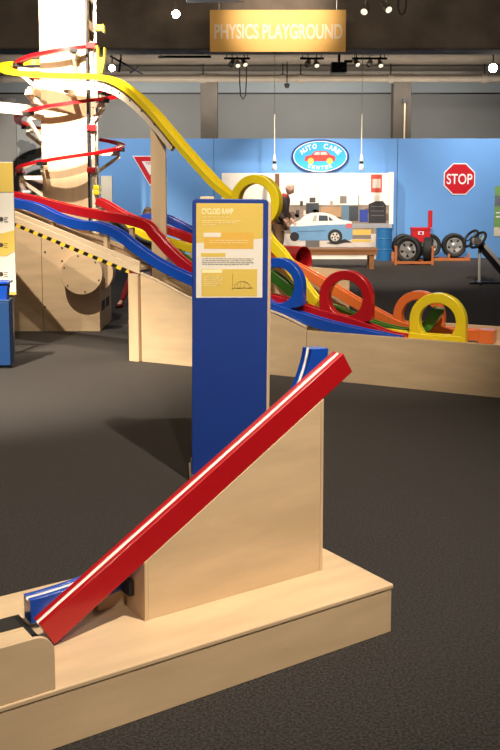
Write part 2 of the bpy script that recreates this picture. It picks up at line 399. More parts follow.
# the print measured in its own pixels: 67 wide (x 196..263), 94 high (y 204..298)
sw, s0x, s1x, s1z, s0z = 0.342, -0.176, 0.168, 1.472, 0.984
def sx(u): return s0x + (s1x - s0x) * u
def sz(v): return s1z - (s1z - s0z) * v
def sheet(name, m, u0, u1, v0, v1, lvl, parent=sh):
    return boxo(name, m, parent, sx(u0), sx(u1), -0.0095 - 0.0004 * lvl, -0.0085 - 0.0004 * (lvl - 1) if lvl else -0.0082, sz(v1), sz(v0))
sheet('paper', PWHT, 0, 1, 0, 1, 0)
MB().prism_xz([(sx(0), sz(0)), (sx(1), sz(0)), (sx(1), sz(0.37)), (sx(0), sz(0.42))], -0.0100, -0.0096).build('print_field', PYEL, sh)
sheet('print_field', PORG, 0.12, 0.86, 0.305, 0.48, 2)
sheet('print_field', PWHT, 0.11, 0.37, 0.31, 0.355, 3)
sheet('print_field', PYEL, 0.07, 0.44, 0.525, 0.565, 2)
sheet('print_field', PYEL, 0.08, 0.92, 0.695, 0.985, 2)
sheet('print_field', PCRM, 0.09, 0.39, 0.70, 0.735, 3)
text('heading', 'CYCLOID RAMP', PCRM, sh, sx(0.55) - sx(0.08), 0.031, (sx(0.315), -0.0112, sz(0.085)), bold=0.03)
def line(u0, u1, v, m, h=0.0022, lvl=4): 
    mb = MB(); u = u0
    rr = random.Random(int(v * 1000))
    while u < u1:
        e = min(u1, u + rr.uniform(0.02, 0.07)); mb.box(sx(u), sx(e), -0.0118, -0.0113, sz(v) - h / 2, sz(v) + h / 2); u = e + 0.012
    return mb.build('text_line', m, sh)
for u1, v in ((0.5, 0.145), (0.68, 0.185), (0.62, 0.205), (0.3, 0.225)): line(0.09, u1, v, PCRM)
for v in (0.39, 0.415): line(0.2, 0.78, v, PCRM)
for u1, v in ((0.86, 0.585), (0.84, 0.605), (0.87, 0.625), (0.80, 0.645)): line(0.09, u1, v, PINK)
for u1, v in ((0.38, 0.77), (0.42, 0.79), (0.40, 0.81), (0.36, 0.83), (0.40, 0.85), (0.3, 0.87)): line(0.11, u1, v, PCRM)
mb = MB(); y = -0.0118
mb.tube([(sx(0.55), y, sz(0.74)), (sx(0.55), y, sz(0.91))], 0.0009, 4); mb.tube([(sx(0.54), y, sz(0.90)), (sx(0.86), y, sz(0.895))], 0.0009, 4)
mb.tube([(sx(0.57 + 0.25 * i / 12), y, sz(0.89 - 0.065 * math.sin(PI * i / 12) ** 0.6)) for i in range(13)], 0.0009, 4)
for u in (0.62, 0.66, 0.72): mb.tube([(sx(u), y, sz(0.895)), (sx(u + 0.012), y, sz(0.84))], 0.0007, 4)
mb.build('diagram', PINK, sh)

# ================================================================== THE LONG MULTI-TRACK EXHIBIT
mx_ = empty('track_exhibit', (-1.055, 8.306, 0), math.atan2(-0.4517, 0.892),
            'long plywood trough exhibit carrying five coloured tracks with vertical loops', 'exhibit')
XE = 4.4; MD = 0.80
topA = [(0.11, 0.775), (0.35, 0.69), (0.64, 0.575), (0.95, 0.535), (1.357, 0.52), (1.688, 0.405)]
MB().prism_xz([(0.115, 0.0)] + [(1.688, 0.0)] + topA[::-1], 0.0, 0.018).build('side_panel', PLY, mx_, bevel=0.002)
boxo('side_panel', PLY, mx_, 1.694, XE, 0.0, 0.018, 0.0, 0.39, 0.002)
boxo('end_post', PLYV, mx_, 0.0, 0.10, -0.03, 0.06, 0.0, 0.775, 0.003)
boxo('end_board', PLYV, mx_, 0.102, 0.118, 0.02, MD, 0.0, 0.70, 0.002)
MB().prism_xz([(0.12, 0.0), (1.745, 0.0), (1.745, 0.812), (1.2, 0.83), (0.64, 0.86), (0.12, 0.9)], MD, MD + 0.018).build('rear_panel', PLY, mx_, bevel=0.002)
boxo('rear_panel', PLY, mx_, 1.75, XE, MD, MD + 0.018, 0.0, 0.405, 0.002)
boxo('trough_floor', PLY, mx_, 1.70, XE, 0.02, MD - 0.002, 0.27, 0.29)
fl = [(x, z - 0.09) for x, z in topA]
MB().prism_xz([(x, z - 0.02) for x, z in fl] + fl[::-1], 0.02, MD - 0.002).build('trough_floor', PLY, mx_)
# light wood capping along the sloped side
capp = catmull([(x, 0.0, z + 0.004) for x, z in topA], 6)
MB().sweep(capp, [(-0.02, 0), (0.004, 0), (0.004, 0.012), (-0.02, 0.012)]).build('edge_capping', PALEW, mx_)
# upper tray to the left, with its strips and the warning tape
ta, tb = (-1.62, 1.335), (0.16, 0.795)
def trayz(x): return ta[1] + (tb[1] - ta[1]) * (x - ta[0]) / (tb[0] - ta[0])
def slab(name, m, x0, x1, y0, y1, dz0, dz1, parent=mx_, bevel=0.0):
    return MB().prism_xz([(x0, trayz(x0) + dz0), (x1, trayz(x1) + dz0), (x1, trayz(x1) + dz1), (x0, trayz(x0) + dz1)], y0, y1).build(name, m, parent, bevel=bevel)
slab('tray_floor', PLY, -1.82, 0.11, 0.0, 0.42, 0.0, 0.02)
slab('tray_fascia', PALEW, -1.82, 0.11, -0.016, -0.001, -0.035, 0.028, bevel=0.003)
slab('tray_fascia', PALEW, -1.82, 0.11, -0.010, 0.004, 0.030, 0.075, bevel=0.003)
slab('tray_strip', PALEW, -1.82, 0.6, 0.17, 0.20, 0.021, 0.06, bevel=0.003)
slab('tray_strip', PALEW, -1.82, 0.5, 0.33, 0.36, 0.021, 0.06, bevel=0.003)
hz = MB().prism_xz([(-1.82, trayz(-1.82) - 0.068), (0.0, trayz(0.0) - 0.068), (0.0, trayz(0.0) - 0.036), (-1.82, trayz(-1.82) - 0.036)], -0.018, -0.006).build('warning_tape', hazard(), mx_)
MB().prism_xz([(-1.80, 0.0), (-1.72, 0.0), (-1.72, trayz(-1.72) - 0.001), (-1.80, trayz(-1.80) - 0.001)], 0.10, 0.36).build('tray_support', PLYV, mx_)
# tracks
TW, TH = 0.095, 0.085
def lane(name, pts, y0, m, n=8, h=TH, w_=TW):
    p = [(q.x, q.z) for q in catmull([(x, 0, z) for x, z in pts], n)]
    return track(name, p, w_, h, 0.055, 0.028, m, None, mx_, y0, bevel=0.004)
blue_pts = [(-1.95, 1.43), (-1.341, 1.335), (-1.08, 1.29), (-0.815, 1.195), (-0.591, 1.145), (-0.38, 1.13), (-0.18, 1.07), (0.003, 0.955), (0.262, 0.815), (0.564, 0.70), (0.85, 0.60), (1.15, 0.545), (1.40, 0.49), (1.861, 0.385), (2.323, 0.318), (2.45, 0.305)]
bt = lane('blue_track', blue_pts, 0.035, BLUE)
red_pts = [(-1.95, 1.455), (-1.34, 1.375), (-0.70, 1.262), (-0.05, 1.172), (0.10, 1.075), (0.26, 0.93), (0.464, 0.785), (0.75, 0.64), (1.05, 0.58), (1.34, 0.545), (1.72, 0.455), (2.0, 0.40), (2.307, 0.315), (2.45, 0.30)]
rt = lane('red_track', red_pts, 0.175, RED)
yt = lane('yellow_track', [(1.04, 1.205), (1.16, 1.045), (1.27, 0.94), (1.379, 0.80), (1.656, 0.475), (1.85, 0.37), (2.1, 0.315), (2.5, 0.295), (2.8, 0.293), (2.87, 0.293)], 0.315, YEL)
gt = lane('green_track', [(0.10, 0.90), (0.22, 0.84), (0.36, 0.77), (0.75, 0.74), (1.10, 0.735), (1.383, 0.57), (1.781, 0.435), (2.093, 0.345), (2.32, 0.305), (2.46, 0.325), (2.58, 0.40), (2.65, 0.51), (2.665, 0.56)], 0.455, GRN)
ot = lane('orange_track', [(1.0, 0.95), (1.25, 0.81), (1.397, 0.745), (1.716, 0.585), (1.99, 0.45), (2.256, 0.34), (2.45, 0.315), (2.7, 0.31), (2.94, 0.31)], 0.60, ORG)
def loop(parent, cx, cz, y0, m, ri=0.148, ro=0.226, foot=0.30, slope=0.0, depth=0.085):
    """upright loop plate: ring on straight shoulders"""
    n = 64; outer = []; inner = []
    for i in range(n):
        a = 2 * PI * i / n
        c, s_ = math.cos(a), math.sin(a)
        inner.append((cx + ri * c, cz + ri * s_))
        if s_ >= 0 or foot == 0: outer.append((cx + ro * c, cz + ro * s_))
        else:
            # below the middle the outline runs down to the foot
            t = min(abs(ro / c) if abs(c) > 1e-6 else 1e9, foot / max(-s_ - slope * c, 0.05))
            outer.append((cx + t * c, cz + t * s_))
    return MB().ring_xz(outer, inner, y0, y0 + depth).build('loop', m, parent, smooth=True, bevel=0.006)
loop(bt, 1.409, 0.735, 0.045, BLUE, foot=0.215, slope=-0.25)
loop(rt, 1.945, 0.643, 0.185, RED, foot=0.225, slope=-0.25)
loop(yt, 2.665, 0.482, 0.325, YEL, foot=0.19)
loop(ot, 2.425, 0.468, 0.61, ORG, ri=0.142, ro=0.215, foot=0.16)
loop(yt, 1.058, 1.404, 0.325, YEL, ri=0.155, ro=0.232, foot=0)
boxo('orange_end_block', ORG, ot, 2.93, 3.05, 0.59, 0.71, 0.291, 0.40, 0.004)
# posts under the tracks
for x, y, z1 in ((-0.30, 0.08, 1.09), (-0.12, 0.22, 1.17), (-0.9, 0.22, 1.28), (-0.9, 0.08, 1.21)):
    boxo('track_bracket', PLYV, mx_, x - 0.02, x + 0.02, y - 0.02, y + 0.02, trayz(x) + 0.0205, z1 - 0.004, 0.003)
MB().prism_xz([(-0.20, trayz(-0.2) + 0.021), (-0.02, trayz(-0.02) + 0.021), (-0.08, 1.06), (-0.14, 1.06)], 0.16, 0.18).build('track_bracket', PALEW, mx_, bevel=0.003)
# post standing in the trough that carries the big loop and the tall post under the high yellow track
boxo('loop_post', PLYV, mx_, 1.02, 1.08, 0.33, 0.39, 0.46, 1.20, 0.003)
# rear set of tracks behind the tray
r2 = empty('rear_track_frame', (-1.055, 8.306, 0), math.atan2(-0.4517, 0.892), 'second set of red, yellow and blue tracks on a frame behind the front trough', 'exhibit')
def lane2(name, pts, y0, m, w_=TW):
    p = [(q.x, q.z) for q in catmull([(x, 0, z) for x, z in pts], 8)]
    return track(name, p, w_, 0.075, 0.055, 0.025, m, None, r2, y0, bevel=0.004)
lane2('red_track', [(-1.09, 1.345), (-0.97, 1.30), (-0.76, 1.20), (-0.60, 1.15), (-0.25, 1.065), (0.10, 0.965), (0.4, 0.88)], 0.99, RED)
lane2('blue_track', [(-0.90, 1.09), (-0.72, 1.13), (-0.52, 1.185), (-0.34, 1.17), (-0.16, 1.10), (0.0, 1.02), (0.4, 0.86)], 1.12, BLUE)
lane2('yellow_track', [(-0.80, 1.10), (-0.737, 1.085), (-0.444, 1.022), (-0.159, 0.958), (0.152, 0.892), (0.4, 0.84)], 0.86, YEL)
lane2('black_belt', [(-0.80, 1.17), (-0.619, 1.05), (-0.445, 0.955), (-0.25, 0.91), (0.0, 0.86)], 0.845, BLACK, 0.012)
for x, y, z1 in ((-0.02, 0.905, 0.925), (0.3, 0.905, 0.857), (0.12, 1.16, 0.965), (0.3, 1.16, 0.89), (-0.08, 1.035, 1.01), (0.3, 1.035, 0.908)):
    boxo('leg', PLYV, r2, x - 0.02, x + 0.02, y - 0.02, y + 0.02, 0.0, z1, 0.003)
boxo('cross_rail', PLYV, r2, -0.10, 0.32, 0.93, 1.005, 0.30, 0.36, 0.003)

# red drum on a stool-like block behind the trough
dr = empty('red_drum', (0.455, 8.95, 0), 0, 'hollow red drum lying on its side behind the blue loop', 'drum')
Md = Matrix.Translation((-0.05, 0, 0.825)) @ Matrix.Rotation(R(-36), 4, 'Z') @ Matrix.Rotation(R(90), 4, 'Y')
MB().lathe([(0.15, -0.10), (0.15, 0.12), (0.143, 0.12), (0.135, 0.10), (0.135, -0.09), (0.0, -0.10)], 36, Md).build('shell', RED, dr, smooth=True)
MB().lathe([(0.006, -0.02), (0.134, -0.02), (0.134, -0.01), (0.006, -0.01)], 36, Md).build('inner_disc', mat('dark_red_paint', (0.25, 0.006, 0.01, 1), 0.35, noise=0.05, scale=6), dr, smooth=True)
boxo('stand', PLYV, dr, -0.16, 0.10, -0.12, 0.12, 0.0, 0.672, 0.004)

# ================================================================== BALL TOWER
TY = 9.957
tx0, tx1 = at(40.6, 100, TY).x, at(89, 100, TY).x
tw = empty('ball_tower', ((tx0 + tx1) / 2, TY, 0), 0, 'tall plywood ball tower wrapped by a red spiral track with a high yellow slide', 'exhibit')
hw = (tx1 - tx0) / 2
cx0 = (tx0 + tx1) / 2
def T(px, py, dy=0.0):
    p = at(px, py, TY + dy); return Vector((p.x - cx0, dy, p.z))
COLD = 0.55
boxo('column_front', PLYV, tw, -hw, hw, 0.0, 0.018, 1.30, 5.0, 0.002)
boxo('column_side', PLYV, tw, -hw, -hw + 0.018, 0.019, COLD, 1.30, 5.0, 0.002)
boxo('column_rear', PLYV, tw, -hw + 0.019, hw, COLD - 0.018, COLD, 1.30, 5.0, 0.002)
# open right side: frame of uprights and rungs
boxo('side_upright', PLYV, tw, hw - 0.018, hw, 0.019, 0.09, 1.30, 5.0)
boxo('side_upright', PLYV, tw, hw - 0.018, hw, COLD - 0.10, COLD - 0.019, 1.30, 5.0)
for z in (1.32, 1.75, 2.2, 2.65, 2.95, 3.15, 3.45, 3.75):
    boxo('rung', PLYV, tw, hw - 0.018, hw, 0.091, COLD - 0.101, z, z + 0.09)
boxo('inner_back', BLACK, tw, hw - 0.06, hw - 0.05, 0.02, COLD - 0.02, 1.31, 4.99)
# base
bxl, bxr = at(-14, 300, TY).x - cx0, at(100, 300, TY).x - cx0
bxm = at(43, 300, TY).x - cx0
boxo('base_panel', PLY, tw, bxl, bxm - 0.002, -0.02, -0.002, 0.0, 1.30, 0.002)
boxo('base_panel', PLY, tw, bxm + 0.002, bxr, -0.02, -0.002, 0.0, 1.30, 0.002)
boxo('base_side', PLYV, tw, bxr - 0.018, bxr, -0.001, 0.80, 0.0, 1.30, 0.002)
boxo('base_rear', PLYV, tw, bxl, bxr - 0.019, 0.78, 0.80, 0.0, 1.30)
boxo('base_top', PLY, tw, bxl, bxr - 0.019, -0.001, 0.779, 1.28, 1.299)
for k in range(2): boxo('slot', BLACK, tw, bxr - 0.001, bxr + 0.004, 0.12 + 0.30 * k, 0.32 + 0.30 * k, 0.20, 0.30)
for px_, py_ in ((45, 252), (45, 307), (62, 248), (62, 261), (78, 246), (94, 250)):
    q = T(px_, py_, -0.02); MB().lathe([(0.010, 0), (0.010, 0.004), (0.0, 0.006)], 10, Matrix.Translation(q) @ Matrix.Rotation(R(90), 4, 'X')).build('screw', DARKM, tw)
# round cover
qd = T(81.5, 274, -0.14)
Mc = Matrix.Translation((qd.x, -0.14, qd.z)) @ Matrix.Rotation(R(-90), 4, 'X')
cv = MB().lathe([(0.0, 0.0), (0.213, 0.0), (0.216, 0.004), (0.216, 0.118), (0.0, 0.118)], 48, Mc).build('round_cover', PLY, tw, smooth=True)
for a in range(20, 380, 60):
    MB().lathe([(0.008, -0.004), (0.008, 0.0), (0.0, 0.001)], 8, Mc @ Matrix.Translation((0.19 * math.cos(R(a)), 0.19 * math.sin(R(a)), 0))).build('screw', DARKM, cv)
q2 = T(93, 273, 0.1)
MB().lathe([(0.0, 0.0), (0.22, 0.0), (0.22, 0.25), (0.0, 0.25)], 40, Matrix.Translation((bxr - 0.10, 0.15, q2.z)) @ Matrix.Rotation(R(-90), 4, 'X')).build('drum_cover', PLY, tw, smooth=True)
# lift rails at the right side
railx = hw + 0.045
for i, (ox, oy) in enumerate(((-0.015, -0.05), (0.065, 0.02))):
    boxo('lift_rail', DARKM if i == 0 else STEEL, tw, hw + ox, hw + ox + 0.022, oy - 0.02, oy + 0.02, 1.02, 5.0)
boxo('lift_channel', CREAM, tw, hw + 0.02, hw + 0.055, -0.03, 0.0, 1.0, 3.0)
for py_ in (46, 128, 170):
    q = T(92, py_, -0.04); boxo('lift_carrier', RED, tw, q.x - 0.045, q.x + 0.045, -0.10, 0.05, q.z - 0.03, q.z + 0.03, 0.006)
for py_ in (153, 187, 192):
    q = T(97, py_, -0.04); boxo('lift_carrier', YEL, tw, q.x - 0.03, q.x + 0.035, -0.10, 0.04, q.z - 0.03, q.z + 0.02, 0.006)
# yellow buckets near the top
q = T(98, 28, 0.0); MB().prism_xz([(q.x - 0.03, q.z - 0.03), (q.x + 0.05, q.z - 0.03), (q.x + 0.055, q.z - 0.05), (q.x + 0.07, q.z - 0.05), (q.x + 0.065, q.z + 0.03), (q.x - 0.03, q.z + 0.03)], -0.05, 0.05).build('bucket', YEL, tw, bevel=0.004)
q = T(101, 60, 0.0)
MB().prism_xz([(q.x - 0.04, q.z - 0.14), (q.x + 0.02, q.z - 0.14), (q.x + 0.05, q.z + 0.0), (q.x + 0.05, q.z + 0.12), (q.x + 0.035, q.z + 0.12), (q.x + 0.03, q.z + 0.02), (q.x - 0.015, q.z + 0.02), (q.x - 0.02, q.z + 0.14), (q.x - 0.04, q.z + 0.14)], -0.06, 0.06).build('bucket', YEL, tw, bevel=0.004)
# spiral: a red gutter carried down round the column
HR = 0.545
hc = (0.0, 0.27)
def helix(t):
    deg = 172 + (1018 - 172) * t
    a = R(deg)
    return Vector((hc[0] + HR * math.cos(a), hc[1] + HR * math.sin(a) * 0.98, 1.66 + 0.535 * (deg - 180) / 360))
NH = 220
hp = [helix(i / NH) for i in range(NH + 1)]
gut = [(-0.035, 0.0), (0.035, 0.0), (0.035, 0.034), (0.029, 0.034), (0.029, 0.008), (-0.029, 0.008), (-0.029, 0.034), (-0.035, 0.034)]
sp = MB().sweep(hp, gut).build('spiral_track', RED, tw, smooth=True)
MB().sweep([p + Vector((0, 0, 0.0085)) for p in hp], [(-0.027, 0), (0.027, 0), (0.027, 0.004), (-0.027, 0.004)]).build('spiral_floor', CREAM, sp, smooth=True)
# joints and struts under the spiral
for t in (0.01, 0.09, 0.21, 0.31, 0.41, 0.495, 0.60, 0.71, 0.81, 0.895, 0.985):
    p = helix(t); d = Vector((p.x - hc[0], p.y - hc[1], 0)).normalized()
    sd = Vector((-d.y, d.x, 0))
    Mj = Matrix.Translation(p) @ Matrix((( sd.x, d.x, 0, 0), (sd.y, d.y, 0, 0), (0, 0, 1, 0), (0, 0, 0, 1)))
    MB().box(-0.035, 0.035, -0.044, 0.044, -0.022, 0.014, Mj).build('track_joint', BLACK, sp)
    inn = Vector((max(-hw, min(hw, p.x)), max(0.0, min(COLD, p.y)), p.z))
    # bracket: level arm and slanted strut back to the column
    MB().sweep([p + Vector((0, 0, -0.045)), Vector((inn.x, inn.y, p.z - 0.045))], [(-0.016, -0.02), (0.016, -0.02), (0.016, 0.02), (-0.016, 0.02)]).build('bracket_arm', CREAM, tw)
    MB().sweep([p + Vector((0, 0, -0.07)), Vector((inn.x, inn.y, p.z - 0.27))], [(-0.014, -0.017), (0.014, -0.017), (0.014, 0.017), (-0.014, 0.017)]).build('bracket_strut', CREAM, tw)
# high yellow track: round the left of the column, across the front, over the hump and down to the big loop
def W(px, py, Y): 
    p = at(px, py, Y); return Vector((p.x - cx0, p.y - TY, p.z))
ypts = [W(60, 66, 10.55), W(30, 66.5, 10.55), W(10, 68, 10.35), W(3.5, 71.5, 10.0), W(12, 76, 9.75), W(35, 79, 9.62), W(70, 80.5, 9.52), W(95, 81, 9.45), W(108, 83, 9.38), W(120, 88, 9.28), W(136, 100, 9.15), W(155, 119, 8.97), W(179, 148, 8.72), W(202, 174, 8.48), W(218, 191, 8.32), W(232, 203, 8.22)]
yp = catmull(ypts, 6)
ys = MB().sweep(yp, [(-0.058, 0.012), (0.058, 0.012), (0.058, 0.066), (0.048, 0.066), (0.048, 0.026), (-0.048, 0.026), (-0.048, 0.066), (-0.058, 0.066)]).build('yellow_slide', YEL, tw, smooth=True)
# wooden rib under the first part and the hump
rib = [p + Vector((0, 0, -0.012)) for p in yp[30:72]]
MB().sweep(rib, [(-0.02, -0.075), (0.02, -0.075), (0.02, 0.01), (-0.02, 0.01)]).build('slide_rib', CREAM, ys)
for k in range(34, 70, 4):
    p = yp[k]; boxo('rib_bolt', DARKM, ys, p.x - 0.008, p.x + 0.008, p.y - 0.030, p.y - 0.0, p.z - 0.06, p.z - 0.044)
for px_, L_ in ((30, 0.30), (66, 0.30)):
    q = W(px_, 84, 9.6); boxo('slide_bracket', CREAM, tw, q.x - 0.02, q.x + 0.02, q.y - 0.02, -0.001, q.z - 0.10, q.z - 0.03)
mb = MB(); mb.sweep([W(27, 92, 9.62), W(33, 100, 9.75), W(45, 104, 9.93)], [(-0.02, -0.03), (0.02, -0.03), (0.02, 0.03), (-0.02, 0.03)]); mb.build('slide_brace', CREAM, tw)
# long pale arm reaching in from the left
mb = MB(); mb.sweep([W(-25, 105, 9.7), W(44, 112, 9.93)], [(-0.02, -0.055), (0.02, -0.055), (0.02, 0.055), (-0.02, 0.055)]); mb.build('side_arm', CREAM, tw, bevel=0.004)
# tall post under the slide
pa, pb = W(150.5, 140, 8.98), W(165.5, 140, 8.98)
MB().prism_xz([(pa.x, 0.0), (pb.x, 0.0), (pb.x, pa.z + 0.06), (pa.x, pa.z + 0.18)], pa.y, pa.y + 0.09).build('slide_post', PLYV, tw, bevel=0.003)

# ================================================================== KIOSK AT THE LEFT EDGE
kx = at(9.5, 330, 7.92).x
kb = empty('blue_cabinet', (kx, 7.92, 0), 0, 'plain blue cabinet at the left edge holding a plastic bin', 'cabinet')
zk = at(6, 300, 7.92).z
CAB = mat('blue_cabinet_paint', (0.006, 0.045, 0.16, 1), 0.5, noise=0.04, scale=3)
boxo('body', CAB, kb, -0.62, 0.0, 0.0, 0.13, 0.03, zk - 0.018, 0.004)
boxo('plinth', BLACK, kb, -0.60, -0.015, 0.02, 0.12, 0.0, 0.03)
boxo('top', CAB, kb, -0.625, 0.004, -0.004, 0.134, zk - 0.0175, zk, 0.003)
bn = empty('storage_bin', (kx - 0.155, 7.985, zk), 0, 'small blue plastic storage bin on top of the blue cabinet', 'bin')
zz = 0.155
def frus(x0, x1, y0, y1, z0, z1, t):
    return [(x0 + t, y0 + t, z0), (x1 - t, y0 + t, z0), (x1 - t, y1 - t, z0), (x0 + t, y1 - t, z0), (x0, y0, z1), (x1, y0, z1), (x1, y1, z1), (x0, y1, z1)]
mb = MB(); o_ = frus(-0.2, 0.145, -0.055, 0.055, 0, zz, 0.015); i_ = frus(-0.194, 0.139, -0.049, 0.049, 0.006, zz, 0.015)
mb.add(o_ + i_, [(0, 3, 2, 1), (0, 1, 5, 4), (1, 2, 6, 5), (2, 3, 7, 6), (3, 0, 4, 7), (8, 9, 10, 11), (8, 12, 13, 9), (9, 13, 14, 10), (10, 14, 15, 11), (11, 15, 12, 8), (4, 5, 13, 12), (5, 6, 14, 13), (6, 7, 15, 14), (7, 4, 12, 15)])
mb.build('tub', BLUE, bn)
mb = MB()
for a in ((-0.215, 0.16, -0.07, -0.055), (-0.215, 0.16, 0.055, 0.07), (-0.215, -0.20, -0.055, 0.055), (0.145, 0.16, -0.055, 0.055)): mb.box(*a, zz - 0.018, zz)
mb.build('rim', BLUE, bn, bevel=0.002)
# sign behind the cabinet
ky = 8.55
ksx = at(14.5, 230, ky).x
ks = empty('graphic_sign', (ksx, ky, 0), 0, 'white and yellow graphic sign board behind the blue cabinet', 'sign')
def kz(py): return at(7, py, ky).z
boxo('board', PWHT, ks, -0.55, 0.0, 0.0, 0.02, kz(295), kz(162), 0.002)
boxo('print_field', PYEL, ks, -0.55, 0.0, -0.002, -0.0005, kz(192), kz(162.5))
MB().prism_xz([(-0.55, kz(256)), (-0.08, kz(256)), (0.0, kz(251)), (0.0, kz(230)), (-0.10, kz(233)), (-0.55, kz(236))], -0.002, -0.0005).build('print_field', PYEL, ks)
boxo('print_field', PYEL, ks, -0.55, 0.0, -0.002, -0.0005, kz(294.8), kz(292))
for py_ in (219, 245, 274):
    q = at(1.2, py_, ky)
    MB().lathe([(0.02, 0), (0.02, 0.002), (0, 0.002)], 14, Matrix.Translation((q.x - ksx, -0.001, q.z)) @ Matrix.Rotation(R(90), 4, 'X')).build('bullet', PINK, ks)
    for j in range(3):
        a = at(4, py_ - 1.5 + j * 2, ky).x - ksx; b = at(8 - j % 2, py_, ky).x - ksx
        boxo('text_line', PINK, ks, a, b, -0.002, -0.001, kz(py_ - 1.5 + j * 2) - 0.003, kz(py_ - 1.5 + j * 2) + 0.002)
for x in (-0.5, -0.05): boxo('leg', STEEL, ks, x - 0.015, x + 0.015, 0.021, 0.05, 0.0, kz(292))

# grey partition with a photo mural beyond the tower
py_ = 13.2
pxr = at(17, 150, py_).x; pxr2 = at(42, 150, py_).x
pw_ = empty('mural_screen', (pxr2, py_, 0), 0, 'grey photo mural screen standing behind the ball tower', 'screen')
def pz(y): return at(20, y, py_).z
MUR = mat('mural_grey', (0.13, 0.145, 0.16, 1), 0.6, noise=0.25, scale=1.2)
MURD = mat('mural_dark', (0.045, 0.05, 0.06, 1), 0.6, noise=0.3, scale=3)
MURP = mat('mural_dusty_pink', (0.28, 0.20, 0.18, 1), 0.6, noise=0.3, scale=8)
boxo('panel', MUR, pw_, pxr - pxr2 + 0.003, 0.0, 0.0, 0.03, 0.03, pz(106))
boxo('panel', mat('mural_slate', (0.10, 0.10, 0.105, 1), 0.6, noise=0.2, scale=1.2), pw_, -2.2, pxr - pxr2 - 0.003, 0.0, 0.03, 0.03, pz(98))
boxo('bottom_strip', WHITE, pw_, pxr - pxr2 + 0.003, 0.004, -0.006, -0.001, pz(192.3), pz(190.5))
rr = random.Random(3)
for k in range(9):
    cx_ = -0.20 + rr.uniform(-0.09, 0.17); cz_ = pz(rr.uniform(143, 160)); r_ = rr.uniform(0.04, 0.09)
    pts = [(cx_ + r_ * rr.uniform(0.6, 1.1) * math.cos(2 * PI * i / 9), cz_ + r_ * rr.uniform(0.6, 1.2) * math.sin(2 * PI * i / 9)) for i in range(9)]
    MB().prism_xz([(min(x, -0.003), z) for x, z in pts], -0.0012 - 0.0002 * k, -0.001).build('print_shape', MURD, pw_)
boxo('print_shape', MURP, pw_, pxr - pxr2 + 0.02, -0.004, -0.0014, -0.0011, pz(190), pz(176))
for x in (-1.9, -0.3): boxo('foot', DARKM, pw_, x - 0.05, x + 0.05, -0.2, 0.25, 0.0, 0.03)

# ================================================================== BACK WALL: SIGNS
SRED = mat('sign_red', (0.52, 0.006, 0.018, 1), 0.4, noise=0.03, scale=3)
SWHT = mat('sign_white', (0.82, 0.80, 0.80, 1), 0.4, noise=0.02, scale=3)
FY = WY - 0.001
# STOP
c = at(459.3, 179, FY)
so = empty('stop_sign', (c.x, FY, c.z), 0, 'red octagonal stop sign on the blue wall', 'sign')
def octo(r): return [(r * math.cos(R(22.5 + 45 * i)), r * math.sin(R(22.5 + 45 * i))) for i in range(8)]
ro = 15.6 / FPX * WY / math.cos(R(22.5))
MB().prism_xz(octo(ro), -0.012, -0.001).build('plate', SWHT, so)
MB().prism_xz(octo(ro * 0.935), -0.0145, -0.0125).build('face', SRED, so)
text('lettering', 'STOP', SWHT, so, 25.5 / FPX * WY, 10.3 / FPX * WY, (0, -0.017, 0), bold=0.012)
# yield
c = at(150, 166, FY)
yo = empty('yield_sign', (c.x, FY, c.z), 0, 'red and white triangular yield sign on the blue wall', 'sign')
def tri(s, dz=0): return [(-s, s * 0.577 + dz), (0, -s * 1.155 + dz), (s, s * 0.577 + dz)]
sc_ = 17.3 / FPX * WY
MB().prism_xz(tri(sc_), -0.010, -0.001).build('plate', SWHT, yo, bevel=0.004)
MB().prism_xz(tri(sc_ * 0.93), -0.0125, -0.0105).build('face', SRED, yo)
MB().prism_xz(tri(sc_ * 0.46), -0.015, -0.013).build('inner_triangle', SWHT, yo)
text('lettering', 'YIELD', SRED, yo, sc_ * 0.52, sc_ * 0.13, (0, -0.017, sc_ * 0.15), bold=0.01)
# AUTO CARE CENTER oval
c = at(320, 156.5, FY)
ao = empty('oval_sign', (c.x, FY, c.z), 0, 'blue oval auto care sign with a small red car', 'sign')
k = WY / FPX
NAVY = mat('sign_navy', (0.012, 0.035, 0.16, 1), 0.4, noise=0.03, scale=3)
SKYB = mat('sign_bright_blue', (0.035, 0.36, 0.75, 1), 0.4, noise=0.04, scale=3)
def oval(a, b, n=64): return [(a * k * math.cos(2 * PI * i / n), b * k * math.sin(2 * PI * i / n)) for i in range(n)]
MB().prism_xz(oval(28.6, 16.8), -0.04, -0.001).build('plate', NAVY, ao, smooth=True)
MB().ring_xz(oval(26.6, 15.2), oval(25.8, 14.5), -0.043, -0.0405).build('white_rim', SWHT, ao)
MB().prism_xz(oval(25.7, 14.4), -0.0425, -0.0405).build('face', SKYB, ao)
car = MB().prism_xz([(x * k, z * k) for x, z in ((-15, -4.6), (14.5, -4.6), (15, -2), (14.5, 0.4), (10, 1.6), (6.5, 5.2), (-5, 5.4), (-9, 1.4), (-14.5, 0.2), (-15.2, -2.5))], -0.046, -0.043).build('red_car', mat('sign_car_red', (0.60, 0.05, 0.04, 1), 0.4, noise=0.03, scale=3), ao)
PKW = mat('sign_car_window', (0.75, 0.50, 0.47, 1), 0.4, noise=0.02, scale=3)
MB().prism_xz([(x * k, z * k) for x, z in ((-6.5, 1.6), (-0.6, 1.6), (-0.6, 4.4), (-4.4, 4.4))], -0.048, -0.0465).build('window', PKW, car)
MB().prism_xz([(x * k, z * k) for x, z in ((0.4, 1.6), (7.6, 1.6), (5.8, 4.4), (0.4, 4.4))], -0.048, -0.0465).build('window', PKW, car)
